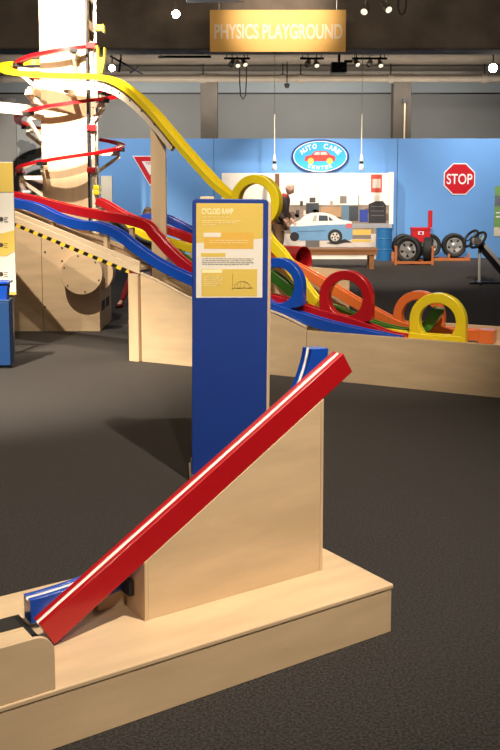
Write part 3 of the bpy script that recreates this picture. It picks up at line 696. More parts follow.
for x in (-9.3, 9.3):
    MB().prism_xz([(px + x * k, z - 4.4 * k) for px, z in circ(0, 0, 3.1 * k, 20)], -0.049, -0.0465).build('wheel', mat('sign_tan', (0.75, 0.45, 0.10, 1), 0.4, noise=0.02, scale=3), car)
def arc_text(s, parent, a0, a1, ra, rb, h, m, flip=False):
    n = len(s)
    for i, ch in enumerate(s):
        if ch == ' ': continue
        a = R(a0 + (a1 - a0) * i / (n - 1))
        x, z = ra * k * math.cos(a), rb * k * math.sin(a)
        t = math.atan2(rb * math.cos(a), -ra * math.sin(a)) - PI if not flip else math.atan2(rb * math.cos(a), -ra * math.sin(a))
        text('letter', ch, m, parent, h * 0.82 * k * (0.35 if ch == 'I' else 1), h * k, (x, -0.0445, z), bold=0.03, rot=t)
arc_text('AUTO CARE', ao, 154, 26, 20.2, 10.3, 5.0, SWHT)
arc_text('CENTER', ao, 238, 302, 19.5, 11.0, 3.6, SWHT, True)
# PHYSICS PLAYGROUND hanging sign
SY = 15.6
c0, c1 = at(210, 52, SY), at(346, 10, SY)
ps = empty('hanging_sign', ((c0.x + c1.x) / 2, SY, c0.z), 0, 'yellow hanging sign reading physics playground in front of the beam', 'sign')
hwid = (c1.x - c0.x) / 2; hh = c1.z - c0.z
boxo('board', mat('amber_sign', (0.80, 0.43, 0.085, 1), 0.5, noise=0.06, scale=2, stretch=(0.4, 1, 2)), ps, -hwid, hwid, -0.02, 0.02, 0, hh, 0.003)
ck = SY / FPX
text('lettering', 'PHYSICS PLAYGROUND', mat('sign_cream_letter', (0.86, 0.68, 0.48, 1), 0.5, noise=0.02, scale=3), ps, 125 * ck, 14.5 * ck, ((278.5 - 278) * ck, -0.023, hh / 2 - 0.01), bold=0.022)
for x in (-hwid + 0.15, hwid - 0.15): MB().tube([(x, 0, hh), (x, 0, 5.25 - c0.z)], 0.006, 6).build('cable', STEEL, ps)
# green poster at the right edge
c = at(495, 186, FY)
gp = empty('green_poster', (c.x, FY, c.z), 0, 'tall green poster on the blue wall at the right edge', 'poster')
PG = mat('poster_green', (0.17, 0.33, 0.10, 1), 0.5, noise=0.1, scale=3)
boxo('sheet', PG, gp, 0, 0.55, -0.006, -0.001, -50 * k, 0)
boxo('print_picture', mat('poster_picture', (0.14, 0.16, 0.20, 1), 0.5, noise=0.4, scale=6), gp, 0.004, 0.55, -0.008, -0.0065, -20 * k, -9.5 * k)
boxo('print_band', mat('poster_cream', (0.62, 0.55, 0.42, 1), 0.5, noise=0.1, scale=8), gp, 0.0, 0.55, -0.008, -0.0065, -50 * k, -41 * k)
for z in (-26, -30): boxo('print_line', SWHT, gp, 1.5 * k, 0.4, -0.008, -0.0065, (z - 1.2) * k, z * k)
# small white notice beside the yield sign
c = at(101, 176, FY)
tag(boxo('white_notice', mat('notice_cream', (0.75, 0.68, 0.55, 1), 0.5, noise=0.04, scale=3), None, c.x, at(112, 176, FY).x, FY - 0.03, FY - 0.001, at(101, 205, FY).z, c.z), 'cream notice board on the blue wall behind the tower lift', 'notice')

# ================================================================== GARAGE MURAL WITH THE BLUE CAR
MY = 19.15
m0, m1 = at(222, 255, MY), at(389.5, 173, MY)
mu = empty('garage_mural', (m0.x, MY, 0), 0, 'large photo mural of a garage with a blue car on a lift', 'mural')
def mp(px, py): 
    p = at(px, py, MY); return (p.x - m0.x, p.z)
def mpoly(name, m, pts, lvl, parent=mu):
    return MB().prism_xz([mp(*p) for p in pts], -0.0015 * (lvl + 1), -0.0015 * lvl - 0.0002).build(name, m, parent)
def mrect(name, m, x0, x1, y0, y1, lvl, parent=mu): return mpoly(name, m, [(x0, y1), (x1, y1), (x1, y0), (x0, y0)], lvl, parent)
mc = lambda n, r, g, b, no=0.06: mat('mural_' + n, srgb(r, g, b), 0.55, noise=no, scale=4)
zt = mp(300, 173)[1]
boxo('board', mc('cream', 244, 234, 220), mu, 0, m1.x - m0.x, 0.0, 0.24, 0.0, zt, 0.003)
mrect('print_wall', mc('wall', 246, 236, 222), 222.3, 389, 173.5, 204.9, 0)
mrect('print_floor', mc('floor', 205, 192, 182, 0.12), 222.3, 389, 234, 256.4, 0)
mrect('print_bench_band', mc('clutter', 140, 122, 106, 0.3), 222.3, 389, 205, 233.9, 0)
mrect('print_wall_panel', mc('wall_panel', 226, 208, 186), 318, 319, 173.6, 205, 1)
mrect('print_wall_panel', mc('wall_panel', 226, 208, 186), 346, 347, 173.6, 205, 1)
mrect('print_post', mc('post', 120, 80, 62), 275, 279.5, 173.6, 205, 1)
mrect('print_box', mc('carton', 178, 140, 104), 321, 341, 207, 222, 1)
mrect('print_shelf', mc('dark', 52, 50, 52, 0.3), 306, 319, 203, 214, 1)
mrect('print_monitor', mc('monitor', 70, 70, 72), 309.5, 315.5, 197.5, 202.5, 1)
mrect('print_meter', mc('meter', 128, 116, 110), 340, 346.5, 196, 203.5, 2)
mrect('print_hydrant', mc('teal', 92, 120, 140), 342, 349, 205, 221, 2)
mrect('print_tools', mc('dark', 52, 50, 52, 0.3), 349, 359, 206, 221, 2)
mrect('print_blue_box', mc('royal', 40, 62, 140), 359.5, 368, 209.5, 222, 3)
mrect('print_stand', mc('post_grey', 120, 116, 112), 358.2, 359.3, 195, 221, 3)
mpoly('print_cabinet', mc('black', 38, 37, 40, 0.2), [(368.5, 223), (386, 223), (386, 205), (383, 201), (376, 201), (368.5, 204)], 2)
for y_ in (206, 210.5, 215): mrect('print_drawer', mc('drawer', 88, 86, 88), 371, 384, y_, y_ + 0.9, 3)
mrect('print_box', mc('carton_pale', 225, 214, 200), 373, 380, 195.5, 200.5, 2)
mrect('print_poster', mc('poster_red', 196, 72, 56), 371, 382, 174.5, 192.5, 2)
mrect('print_poster_inset', mc('poster_grey', 205, 190, 176), 372.5, 380.5, 179, 188, 3)
mrect('print_band', mc('steelband', 150, 148, 150), 352, 389, 223.5, 228, 1)
mrect('print_band', mc('yellowband', 214, 176, 84), 352, 371, 229.5, 235, 1)
mrect('print_band', mc('browngrey', 122, 110, 100), 352, 371, 235, 239, 1)
mrect('print_band', mc('yellowband', 214, 176, 84), 352, 371, 239.5, 242, 1)
mrect('print_lift_post', mc('liftpost', 104, 98, 94), 305.5, 319.5, 238, 251, 2)
rq = random.Random(11)
CL = [mc('clutter_dark', 66, 60, 58, 0.2), mc('clutter_tan', 176, 150, 122, 0.2), mc('clutter_grey', 128, 122, 118, 0.2), mc('clutter_pale', 214, 200, 184, 0.1), mc('clutter_brown', 104, 78, 60, 0.2)]
for q_ in range(46):
    x_ = rq.uniform(223, 384); w_ = rq.uniform(1.6, 5.0); h_ = rq.uniform(2.5, 8); b_ = rq.uniform(212, 224)
    mrect('print_clutter', CL[q_ % 5], x_, min(x_ + w_, 388.5), b_ - h_, b_, 1)
for x_ in (226, 236, 247, 300, 330): mrect('print_bottle', CL[q_ % 3], x_, x_ + 3, 201, 206, 1); q_ += 1
# the printed car
pc = mpoly('print_car', mc('car_blue', 108, 150, 186), [(290, 226), (290.5, 231), (293, 236), (297, 239.6), (301, 240.6), (351, 240), (352.6, 237), (352.6, 228), (352, 222), (346, 219.5), (330, 221), (305, 223.5)], 3)
mpoly('print_roof', mc('car_white', 238, 232, 222), [(289.5, 226.2), (293, 223.2), (300, 219.9), (303, 217), (306.5, 214.4), (311, 213), (317, 212.4), (324, 212.6), (330, 213.8), (335, 216), (339, 218.6), (343, 220.3), (348, 220.8), (351.5, 221.6), (352, 224.2), (325, 224.7), (300, 226.4)], 4, pc)
mpoly('print_window', mc('car_glass', 58, 66, 78), [(318.6, 221), (318.8, 215.2), (327.5, 215.6), (328, 220.8)], 5, pc)
mpoly('print_window', mc('car_glass', 58, 66, 78), [(329, 220.7), (328.6, 216.2), (333.5, 220.4)], 5, pc)
mpoly('print_window', mc('car_glass_pale', 176, 170, 160), [(312, 221.5), (314.2, 215.4), (317, 215.2), (316.4, 221.3)], 5, pc)
mrect('print_tail_light', mc('tail_red', 206, 92, 96), 346, 352, 223.5, 228, 5, pc)
mpoly('print_trim_line', mc('car_trim', 70, 100, 130), [(297, 231.3), (326, 230.4), (326, 231), (297, 231.9)], 5, pc)
def mdisc(name, m, cx, cy, r, lvl, parent):
    a = mp(cx, cy); b = mp(cx + r, cy)
    return MB().prism_xz(circ(a[0], a[1], b[0] - a[0], 26), -0.0015 * (lvl + 1), -0.0015 * lvl - 0.0002).build(name, m, parent)
mdisc('print_tyre', mc('tyre', 34, 33, 35), 335, 236.5, 7.3, 5, pc); hb = mdisc('print_hub', mc('hub', 208, 200, 186), 335, 236.8, 4.4, 6, pc); mdisc('print_hub_cap', mc('hub_cap', 150, 142, 130), 335, 236.8, 1.3, 7, pc)
for q_ in range(5):
    a_ = R(90 + 72 * q_ + 36); mdisc('print_hub_gap', mc('tyre', 34, 33, 35), 335 + 2.9 * math.cos(a_), 236.8 - 2.9 * math.sin(a_), 0.95, 7, pc)
mdisc('print_tyre', mc('tyre', 34, 33, 35), 294.5, 236.5, 4.6, 4, pc)
mpoly('print_lift_arm', mc('black', 38, 37, 40, 0.2), [(326, 243), (345, 239), (352, 242.5), (345, 242.5), (336, 244.5)], 4)
# bright edge of the mural box and its grey lower half
boxo('edge_post', mat('white_edge_paint', (0.82, 0.80, 0.77, 1), 0.5, noise=0.02, scale=3), mu, m1.x - m0.x + 0.002, m1.x - m0.x + 0.085, -0.03, 0.24, mp(390, 224)[1], zt + 0.02, 0.003)
boxo('edge_post', mat('grey_edge_paint', (0.42, 0.41, 0.40, 1), 0.5, noise=0.03, scale=3), mu, m1.x - m0.x + 0.002, m1.x - m0.x + 0.060, -0.03, 0.24, 0.0, mp(390, 224)[1] - 0.002, 0.003)

# blue barrel
b0 = ground(378.5, 257)
br = empty('blue_barrel', (b0.x - 0.0, 18.93, 0), 0, 'blue steel barrel standing in front of the mural', 'barrel')
zbt = at(378, 228, 18.93).z; rb_ = 7.9 / FPX * 18.93
BBL = mat('barrel_blue', (0.022, 0.15, 0.38, 1), 0.4, noise=0.08, scale=5)
MB().lathe([(0.0, 0.0), (rb_, 0.0), (rb_, zbt * 0.33), (rb_ + 0.008, zbt * 0.345), (rb_, zbt * 0.36), (rb_, zbt * 0.66), (rb_ + 0.008, zbt * 0.675), (rb_, zbt * 0.69), (rb_, zbt - 0.015), (rb_ + 0.006, zbt - 0.008), (rb_ + 0.006, zbt), (rb_ - 0.01, zbt), (rb_ - 0.01, zbt - 0.02), (0.0, zbt - 0.02)], 32).build('drum', BBL, br, smooth=True)
MB().lathe([(0.03, 0), (0.03, 0.015), (0, 0.015)], 12, Matrix.Translation((0.08, -0.06, zbt - 0.0195))).build('bung', STEEL, br)

# wooden bench
g0, g1 = at(296, 252, 16.9), at(378, 252, 16.9)
be = empty('wooden_bench', ((g0.x + g1.x) / 2, 16.9, 0), 0, 'long brown wooden bench in front of the mural', 'bench')
BRN = mat('bench_wood', (0.36, 0.16, 0.065, 1), 0.4, noise=0.15, scale=4, stretch=(0.5, 4, 4))
bl_ = (g1.x - g0.x) / 2; zs = at(340, 248.5, 16.9).z
for j in range(3): boxo('seat_slat', BRN, be, -bl_, bl_, -0.02 + 0.13 * j, 0.10 + 0.13 * j, zs - 0.04, zs, 0.004)
boxo('front_apron', BRN, be, -bl_ + 0.02, bl_ - 0.02, 0.0, 0.02, zs - 0.12, zs - 0.041)
for x in (-bl_ + 0.05, bl_ - 0.15):
    for y_ in (0.021, 0.30): boxo('leg', BRN, be, x, x + 0.09, y_, y_ + 0.06, 0.0, zs - 0.041, 0.003)

# ================================================================== TYRES AND RACKS
TYR = mat('tyre_rubber', (0.016, 0.016, 0.017, 1), 0.65, noise=0.2, scale=30)
ALLOY = mat('alloy', (0.62, 0.62, 0.62, 1), 0.3, metal=0.6, noise=0.04, scale=10)
RACK = mat('orange_rack_paint', (0.62, 0.19, 0.06, 1), 0.45, noise=0.08, scale=6)
def make_tyre(loc, r, wdt, rz, label):
    t = empty('car_tyre', loc, rz, label, 'tyre', 'mounted tyres on orange racks')
    Mt = Matrix.Rotation(R(90), 4, 'X')       # axle along y
    ri = r * 0.66
    h = wdt / 2
    MB().lathe([(ri, -h * 0.8), (ri + 0.02, -h * 0.95), (r * 0.88, -h), (r * 0.97, -h * 0.85), (r, -h * 0.55), (r, h * 0.55), (r * 0.97, h * 0.85), (r * 0.88, h), (ri + 0.02, h * 0.95), (ri, h * 0.8)], 40, Mt, closed=True).build('tread', TYR, t, smooth=True)
    rim = MB().lathe([(ri - 0.002, -h * 0.75), (ri - 0.002, h * 0.75), (ri - 0.025, h * 0.75), (ri - 0.03, -h * 0.60), (ri - 0.02, -h * 0.75)], 36, Mt, closed=True).build('rim', ALLOY, t, smooth=True)
    for j in range(5):
        Ms = Mt @ Matrix.Rotation(2 * PI * j / 5 + R(90), 4, 'Z')
        mb = MB(); q = [Vector((0.03, -0.035, h * 0.35)), Vector((ri - 0.026, -0.055, h * 0.55)), Vector((ri - 0.026, 0.055, h * 0.55)), Vector((0.03, 0.035, h * 0.35))]
        top = [v + Vector((0, 0, 0.035)) for v in q]
        mb.add([Ms @ v for v in q + top], [(0, 3, 2, 1), (4, 5, 6, 7), (0, 1, 5, 4), (1, 2, 6, 5), (2, 3, 7, 6), (3, 0, 4, 7)])
        mb.build('spoke', ALLOY, rim)
    MB().lathe([(0.0, h * 0.3), (0.06, h * 0.3), (0.06, h * 0.3 + 0.05), (0.045, h * 0.3 + 0.06), (0.0, h * 0.3 + 0.06)], 20, Mt).build('hub', ALLOY, rim, smooth=True)
    MB().lathe([(0.0, -0.03), (ri * 0.9, -0.03), (ri * 0.9, -0.01), (0.0, -0.01)], 28, Mt).build('brake_disc', DARKM, rim)
    return t
def rack(loc, wx, dy, rz, label):
    t = empty('tyre_rack', loc, rz, label, 'rack', 'low orange tyre racks')
    for x in (-wx / 2, wx / 2 - 0.05):
        boxo('side_rail', RACK, t, x, x + 0.05, -dy / 2, dy / 2, 0.0, 0.07, 0.004)
        for y_ in (-dy / 2 + 0.002, dy / 2 - 0.052): boxo('upright', RACK, t, x + 0.001, x + 0.049, y_, y_ + 0.05, 0.071, 0.36 if y_ < 0 else 0.22, 0.004)
    for y_ in (-dy / 2, dy / 2 - 0.05): boxo('cross_rail', RACK, t, -wx / 2 + 0.051, wx / 2 - 0.051, y_, y_ + 0.05, 0.02, 0.07, 0.004)
    return t
yf = 18.0
c = at(412.5, 252, yf); rack((c.x, yf, 0), 0.74, 0.42, 0, 'near orange tyre rack under the upright black tyres')
make_tyre((at(408.8, 250, yf).x, yf - 0.02, 0.275), 0.256, 0.17, R(-32), 'tyre facing forward in the near orange rack')
make_tyre((at(428.6, 250, yf).x, yf + 0.03, 0.275), 0.24, 0.17, R(76), 'tyre turned sideways at the right of the near orange rack')
yb2 = 18.95
make_tyre((at(404.5, 245, yb2).x, yb2 + 0.1, 0.285), 0.235, 0.17, R(0), 'tyre partly hidden at the back left of the red chest')
make_tyre((at(428.6, 246, yb2).x, yb2, 0.296), 0.243, 0.18, R(0), 'alloy wheel just right of the red chest on the rear rack')
make_tyre((at(453.8, 246, yb2).x, yb2, 0.296), 0.243, 0.18, R(0), 'rightmost alloy wheel on the rear orange rack')
c = at(447, 250, yb2)
t = empty('tyre_rack', (c.x, yb2, 0), 0, 'rear orange tyre rack holding two alloy wheels by the wall', 'rack', 'low orange tyre racks')
for y_ in (-0.21, 0.13): boxo('cross_rail', RACK, t, -0.42, 0.42, y_, y_ + 0.05, 0.0, 0.05, 0.004)
for x in (-0.42, -0.03, 0.37): boxo('side_rail', RACK, t, x, x + 0.05, -0.15, 0.12, 0.0, 0.05, 0.004)
for x in (-0.42, -0.02, 0.37): boxo('upright', RACK, t, x, x + 0.04, -0.205, -0.165, 0.051, 0.14, 0.003)
# red chest with tall back post
yc = 18.45
c0, c1 = at(412, 238, yc), at(430.5, 226, yc)
ch = empty('red_chest', ((c0.x + c1.x) / 2, yc, 0), R(0), 'red chest with a tall thin back post among the tyres', 'chest')
zc1 = at(420, 227.5, yc).z; zc0 = at(420, 241, yc).z; hwc = (c1.x - c0.x) / 2
RCH = mat('chest_red', (0.62, 0.02, 0.03, 1), 0.35, noise=0.04, scale=4)
boxo('body', RCH, ch, -hwc, hwc, 0.0, 0.20, zc0 - 0.02, zc1 - 0.05, 0.006)
boxo('lid', RCH, ch, -hwc - 0.008, hwc + 0.008, -0.008, 0.205, zc1 - 0.049, zc1, 0.006)
boxo('label_plate', SWHT, ch, -0.06, 0.05, -0.006, -0.001, zc1 - 0.14, zc1 - 0.075)
boxo('label_mark', SRED, ch, -0.03, 0.02, -0.009, -0.0065, zc1 - 0.125, zc1 - 0.09)
q0, q1 = at(429, 226, yc).x - (c0.x + c1.x) / 2, at(433, 226, yc).x - (c0.x + c1.x) / 2
boxo('back_post', RCH, ch, q0, q1, 0.06, 0.14, zc1 + 0.001, at(430, 210.5, yc).z, 0.006)
for x in (-hwc + 0.03, hwc - 0.07): boxo('leg', DARKM, ch, x, x + 0.04, 0.08, 0.12, 0.0, zc0 - 0.021)

# ================================================================== STEERING COLUMN STAND
yst = 14.5
sg = at(478, 284, yst)
ss = empty('steering_stand', (sg.x, yst, 0), 0, 'black and steel stand with two steering wheels at the right edge', 'stand')
def S(px, py, dy=0.0):
    p = at(px, py, yst + dy); return Vector((p.x - sg.x, dy, p.z))
sq = lambda a: [(-a, -a), (a, -a), (a, a), (-a, a)]
a = S(478.5, 283); 
MB().sweep([Vector((a.x - 0.03, 0, 0.02)), Vector((0.75, 0, 0.02))], sq(0.019)).build('base_beam', DARKM, ss)
MB().sweep([Vector((a.x, -0.16, 0.02)), Vector((a.x, -0.02, 0.02))], sq(0.019)).build('base_foot', DARKM, ss)
MB().sweep([Vector((a.x, 0.02, 0.02)), Vector((a.x, 0.20, 0.02))], sq(0.019)).build('base_foot', DARKM, ss)
MB().sweep([Vector((a.x - 0.14, -0.03, 0.02)), Vector((a.x - 0.032, -0.005, 0.02))], sq(0.014)).build('base_foot', DARKM, ss)
b = S(479, 240)
PGREY = mat('pale_grey_paint', (0.42, 0.42, 0.42, 1), 0.4, noise=0.04, scale=6)
MB().tube([Vector((a.x + 0.01, 0, 0.04)), Vector((b.x + 0.01, 0, b.z))], 0.022, 12).build('upright', PGREY, ss, smooth=True)
p0, p1 = S(476, 243), S(505, 277)
MB().sweep([p0 + Vector((0, -0.02, 0.02)), p1 + Vector((0.02, -0.02, 0))], sq(0.045)).build('column_housing', DARKM, ss)
MB().sweep([p0 + Vector((0.07, -0.07, 0.02)), p1 + Vector((0.09, -0.07, 0))], sq(0.026)).build('column_rail', PGREY, ss)
boxo('mount_block', STEEL, ss, p0.x - 0.05, p0.x + 0.06, -0.08, 0.05, p0.z - 0.02, p0.z + 0.07, 0.006)
def steering_wheel(cen, nrm):
    q = Vector(nrm).to_track_quat('Z', 'Y').to_matrix().to_4x4(); Ms = Matrix.Translation(cen) @ q
    o = MB().tube([Ms @ Vector((0.145 * math.cos(2 * PI * i / 32), 0.145 * math.sin(2 * PI * i / 32), 0)) for i in range(32)], 0.021, 8, True).build('steering_wheel', BLACK, ss, smooth=True)
    MB().lathe([(0.0, -0.03), (0.035, -0.03), (0.04, 0.0), (0.0, 0.006)], 16, Ms).build('hub', DARKM, o, smooth=True)
    for a_ in (90, 210, 330):
        MB().tube([Ms @ Vector((0.03 * math.cos(R(a_)), 0.03 * math.sin(R(a_)), -0.012)), Ms @ Vector((0.14 * math.cos(R(a_)), 0.14 * math.sin(R(a_)), 0))], 0.009, 6).build('spoke', DARKM, o)
    return o
steering_wheel(S(478, 240), (-0.72, -0.30, 0.62))
steering_wheel(S(471, 238.5, 0.25), (-0.78, -0.28, 0.55))
MB().tube([S(478, 240) , S(471, 238.5, 0.25)], 0.012, 6).build('axle', DARKM, ss)
MB().sweep([S(481, 240, -0.03), S(486, 233, -0.03)], [(-0.02, -0.006), (0.02, -0.006), (0.02, 0.006), (-0.02, 0.006)]).build('tag', mat('pale_green_tag', (0.45, 0.62, 0.42, 1), 0.5, noise=0.03, scale=5), ss)

# ================================================================== CEILING: PIPES, TRACKS, SPOTLIGHTS, PENDANTS
PIPE = mat('pipe_paint', (0.36, 0.31, 0.26, 1), 0.6, noise=0.1, scale=3)
def pipe(name, py, Y, rad, label):
    z = at(250, py, Y).z
    t = empty(name, (0, Y, z), 0, label, 'pipe')
    MB().tube([(-8.7, 0, 0), (8.7, 0, 0)], rad, 14).build('run', PIPE, t, smooth=True)
    for x in (-5.2, -3.4, -1.0, 0.70, 1.08, 3.0, 5.0):
        MB().tube([(x - 0.06, 0, 0), (x + 0.06, 0, 0)], rad + 0.025, 14).build('coupling', PIPE, t, smooth=True)
        MB().tube([(x, 0, rad), (x, 0, 4.055 - z)], 0.012, 6).build('hanger', DARKM, t)
    return t
pipe('ceiling_pipe', 78.5, 20.6, 0.075, 'thick pale pipe running across under the rear ceiling')
pipe('ceiling_conduit', 66, 22.3, 0.03, 'thin conduit running across behind the thick ceiling pipe')
LENS = mat('lamp_lens', (1, 0.9, 0.75, 1), 0.3, emit=(1.0, 0.88, 0.68, 1), estr=28.0)
LENSD = mat('lamp_lens_dim', (1, 0.9, 0.75, 1), 0.3, emit=(1.0, 0.85, 0.62, 1), estr=0.7)
CAN = mat('lamp_can', (0.16, 0.14, 0.12, 1), 0.35, metal=0.5, noise=0.1, scale=10)
def spotlight(px, py, Y, aim, label, lens=LENSD, r=0.06, L_=0.20, top=4.055, group='track spotlights'):
    c = at(px, py, Y)
    t = empty('track_spotlight', c, 0, label, 'spotlight', group)
    q = Vector(aim).normalized().to_track_quat('Z', 'Y').to_matrix().to_4x4()
    MB().lathe([(0.0, -L_), (r * 0.55, -L_), (r * 0.75, -L_ * 0.7), (r, -L_ * 0.3), (r, 0.0), (r - 0.008, 0.0), (r - 0.008, -0.02), (0.0, -0.02)], 20, q).build('can', CAN, t, smooth=True)
    MB().lathe([(0.0, -0.0195), (r - 0.009, -0.0195), (r - 0.009, -0.012), (0.0, -0.010)], 20, q).build('lens', lens, t)
    pts = [q @ Vector((s_ * (r + 0.012), 0, -L_ * 0.4)) for s_ in (-1, 1)]
    topz = top - c.z
    bk = q @ Vector((0, 0, -L_ * 0.4)); bk = Vector((bk.x, bk.y, max(0.05, min(topz - 0.01, r + 0.06))))
    MB().tube([pts[0], bk, pts[1]], 0.008, 6).build('yoke', CAN, t)
    MB().tube([bk, Vector((bk.x, bk.y, topz))], 0.012, 6).build('stem', CAN, t)
    return t
spotlight(176, 14, 14.0, (0.15, -1, -0.05), 'bright spotlight glowing on the dark beam left of the yellow sign', LENS, 0.065, 0.20, 5.245)
spotlight(364, 12, 14.6, (-0.3, -0.8, -0.55), 'left of the two paired lamps on the beam right of the sign', LENSD, 0.06, 0.26, 5.245)
spotlight(389, 10, 14.6, (0.3, -0.8, -0.55), 'right of the two paired lamps on the beam right of the sign', LENSD, 0.06, 0.26, 5.245)
spotlight(112, 68, 17.2, (0.1, -1, -0.08), 'bright spotlight glowing just right of the tower', LENS, 0.065, 0.20)
spotlight(493, 68, 17.6, (-0.25, -1, -0.05), 'bright spotlight at the far right edge under the ceiling', LENS, 0.085, 0.22)
for i, (x, y, lab) in enumerate(((231, 65, 'leftmost lamp of the three under the left end of the yellow sign'), (238, 66, 'middle lamp of the three under the left end of the yellow sign'), (245.5, 65, 'rightmost lamp of the three under the left end of the yellow sign'),
                                 (307, 65, 'left lamp of the pair under the right end of the yellow sign'), (317, 66, 'right lamp of the pair under the right end of the yellow sign'),
                                 (358, 65, 'leftmost lamp of the three hanging near the right column'), (369, 65, 'middle lamp of the three hanging near the right column'), (381, 66, 'rightmost lamp of the three hanging near the right column'))):
    spotlight(x, y, 19.0 + (0.25 if i in (1, 6) else 0), ((-0.3, 0.1, 0.35)[i % 3], -0.8, -0.7), lab, LENSD if i % 3 != 0 else mat('lamp_lens_off', (0.35, 0.32, 0.28, 1), 0.2, noise=0.02), 0.055, 0.20)
# black projector
c = at(339, 68, 18.8)
pj = empty('projector', c, 0, 'black boxy projector hanging from the rear ceiling', 'projector')
boxo('body', BLACK, pj, -0.16, 0.14, -0.15, 0.15, -0.10, 0.10, 0.015)
MB().lathe([(0.0, 0), (0.055, 0), (0.055, 0.07), (0.04, 0.07), (0.04, 0.05), (0.0, 0.05)], 16, Matrix.Translation((0.06, -0.15, 0.02)) @ Matrix.Rotation(R(90), 4, 'X')).build('lens', DARKM, pj)
boxo('bracket', DARKM, pj, 0.10, 0.26, -0.03, 0.03, 0.101, 0.15)
MB().tube([(0.0, 0, 0.101), (0, 0, 4.055 - c.z)], 0.025, 10).build('stem', DARKM, pj)
# small camera under the pipe
c = at(287, 86, 20.3)
cmr = empty('dome_camera', c, 0, 'small black dome camera below the ceiling pipe', 'camera')
MB().lathe([(0.0, -0.05), (0.03, -0.045), (0.05, -0.02), (0.055, 0.01), (0.055, 0.05), (0.0, 0.05)], 18).build('dome', BLACK, cmr, smooth=True)
MB().tube([(0, 0, 0.051), (0, 0, 4.055 - c.z)], 0.012, 6).build('stem', DARKM, cmr)
# looped cable
c = at(243, 82, 20.2)
tag(MB().tube([(c.x - 0.07, 20.2, 4.05), (c.x - 0.07, 20.2, c.z), (c.x - 0.05, 20.2, c.z - 0.28), (c.x, 20.2, c.z - 0.36), (c.x + 0.05, 20.2, c.z - 0.28), (c.x + 0.07, 20.2, c.z), (c.x + 0.07, 20.2, 4.05)], 0.014, 6).build('cable_loop', BLACK, None, smooth=True), 'black cable hanging in a loop under the yellow sign', 'cable')
c = at(402, 6, 15.0)
tag(MB().tube([(c.x - 0.06, 15.0, 5.24), (c.x - 0.06, 15.0, c.z - 0.02), (c.x - 0.04, 15.0, c.z - 0.10), (c.x, 15.0, c.z - 0.13), (c.x + 0.04, 15.0, c.z - 0.10), (c.x + 0.06, 15.0, c.z - 0.02), (c.x + 0.06, 15.0, 5.24)], 0.016, 6).build('cable_hook', BLACK, None, smooth=True), 'black hooked cable dangling in front of the beam at upper right', 'cable')
# lighting track bars
for (xa, xb, y_, Y, top, lab) in ((158, 211, 56.8, 17.0, 4.055, 'black lighting track bar left of the yellow sign'), (224, 250, 58.5, 19.0, 4.055, 'thin lighting track above the left lamp trio'), (300, 324, 58.5, 19.0, 4.055, 'thin lighting track above the lamp pair'), (352, 387, 58.5, 19.0, 4.055, 'thin lighting track above the right lamp trio')):
    a = at(xa, y_, Y); b = at(xb, y_, Y)
    t = empty('lighting_track', ((a.x + b.x) / 2, Y, a.z), 0, lab, 'lighting track')
    h_ = (b.x - a.x) / 2
    boxo('bar', DARKM, t, -h_, h_, -0.025, 0.025, -0.02, 0.02)
    if top - a.z > 0.03:
        for x in (-h_ + 0.05, h_ - 0.05): MB().tube([(x, 0, 0.0201), (x, 0, top - a.z)], 0.008, 6).build('hanger', DARKM, t)
# truss arms near the bright spot by the tower
c = at(126, 68, 17.7)
tr = empty('folding_light_boom', (c.x, 17.7, c.z), 0, 'dark folding lighting arm beside the bright spot near the tower', 'lighting arm')
def A(px, py): 
    p = at(px, py, 17.7); return (p.x - c.x, 0, p.z - c.z)
MB().tube([A(110, 56), A(143, 74)], 0.018, 6).build('boom', DARKM, tr)
MB().tube([A(119, 72), A(121, 58)], 0.022, 6).build('post', DARKM, tr)
MB().tube([A(130, 73), A(139, 66)], 0.018, 6).build('brace', DARKM, tr)
MB().tube([A(121, 58), (A(121, 58)[0], 0, 4.055 - c.z)], 0.014, 6).build('hanger', DARKM, tr)
# plumb of white fixture at the very top left of the sign
a, b = at(186, 1, 13.5), at(245, 1, 13.5)
fx = empty('ceiling_fixture', ((a.x + b.x) / 2, 13.5, a.z), 0, 'pale ceiling fixture at the top edge left of the sign', 'ceiling fixture')
boxo('housing', WHITE, fx, -(b.x - a.x) / 2, (b.x - a.x) / 2, -0.15, 0.15, 0.0, 0.12, 0.01)
for x in (-0.3, 0.3): MB().tube([(x, 0, 0.1201), (x, 0, 5.245 - a.z)], 0.008, 6).build('hanger', DARKM, fx)
# pendants
def pendant(px, label):
    Y = 18.6
    zt_ = at(px, 155, Y).z; x = at(px, 155, Y).x
    t = empty('pendant_lamp', (x, Y, zt_), 0, label, 'pendant lamp', 'pendant lamps in front of the blue wall')
    MB().tube([(0, 0, 0.0), (0, 0, 0.78)], 0.010, 6).build('rod', CREAM, t)
    MB().tube([(0, 0, 0.78), (0, 0, 4.055 - zt_)], 0.004, 5).build('wire', STEEL, t)
    MB().lathe([(0.0, 0.02), (0.018, 0.02), (0.024, -0.02), (0.036, -0.06), (0.036, -0.12), (0.0, -0.12)], 16).build('socket', CREAM, t, smooth=True)
    MB().lathe([(0.034, -0.121), (0.034, -0.17), (0.0, -0.17)], 16).build('collar', DARKM, t, smooth=True)
    MB().lathe([(0.03, -0.171), (0.045, -0.21), (0.05, -0.25), (0.035, -0.29), (0.0, -0.305)], 16).build('bulb', WHITE, t, smooth=True)
pendant(274.5, 'slim pendant lamp hanging left of the oval sign'); pendant(361.5, 'slim pendant lamp hanging right of the oval sign')

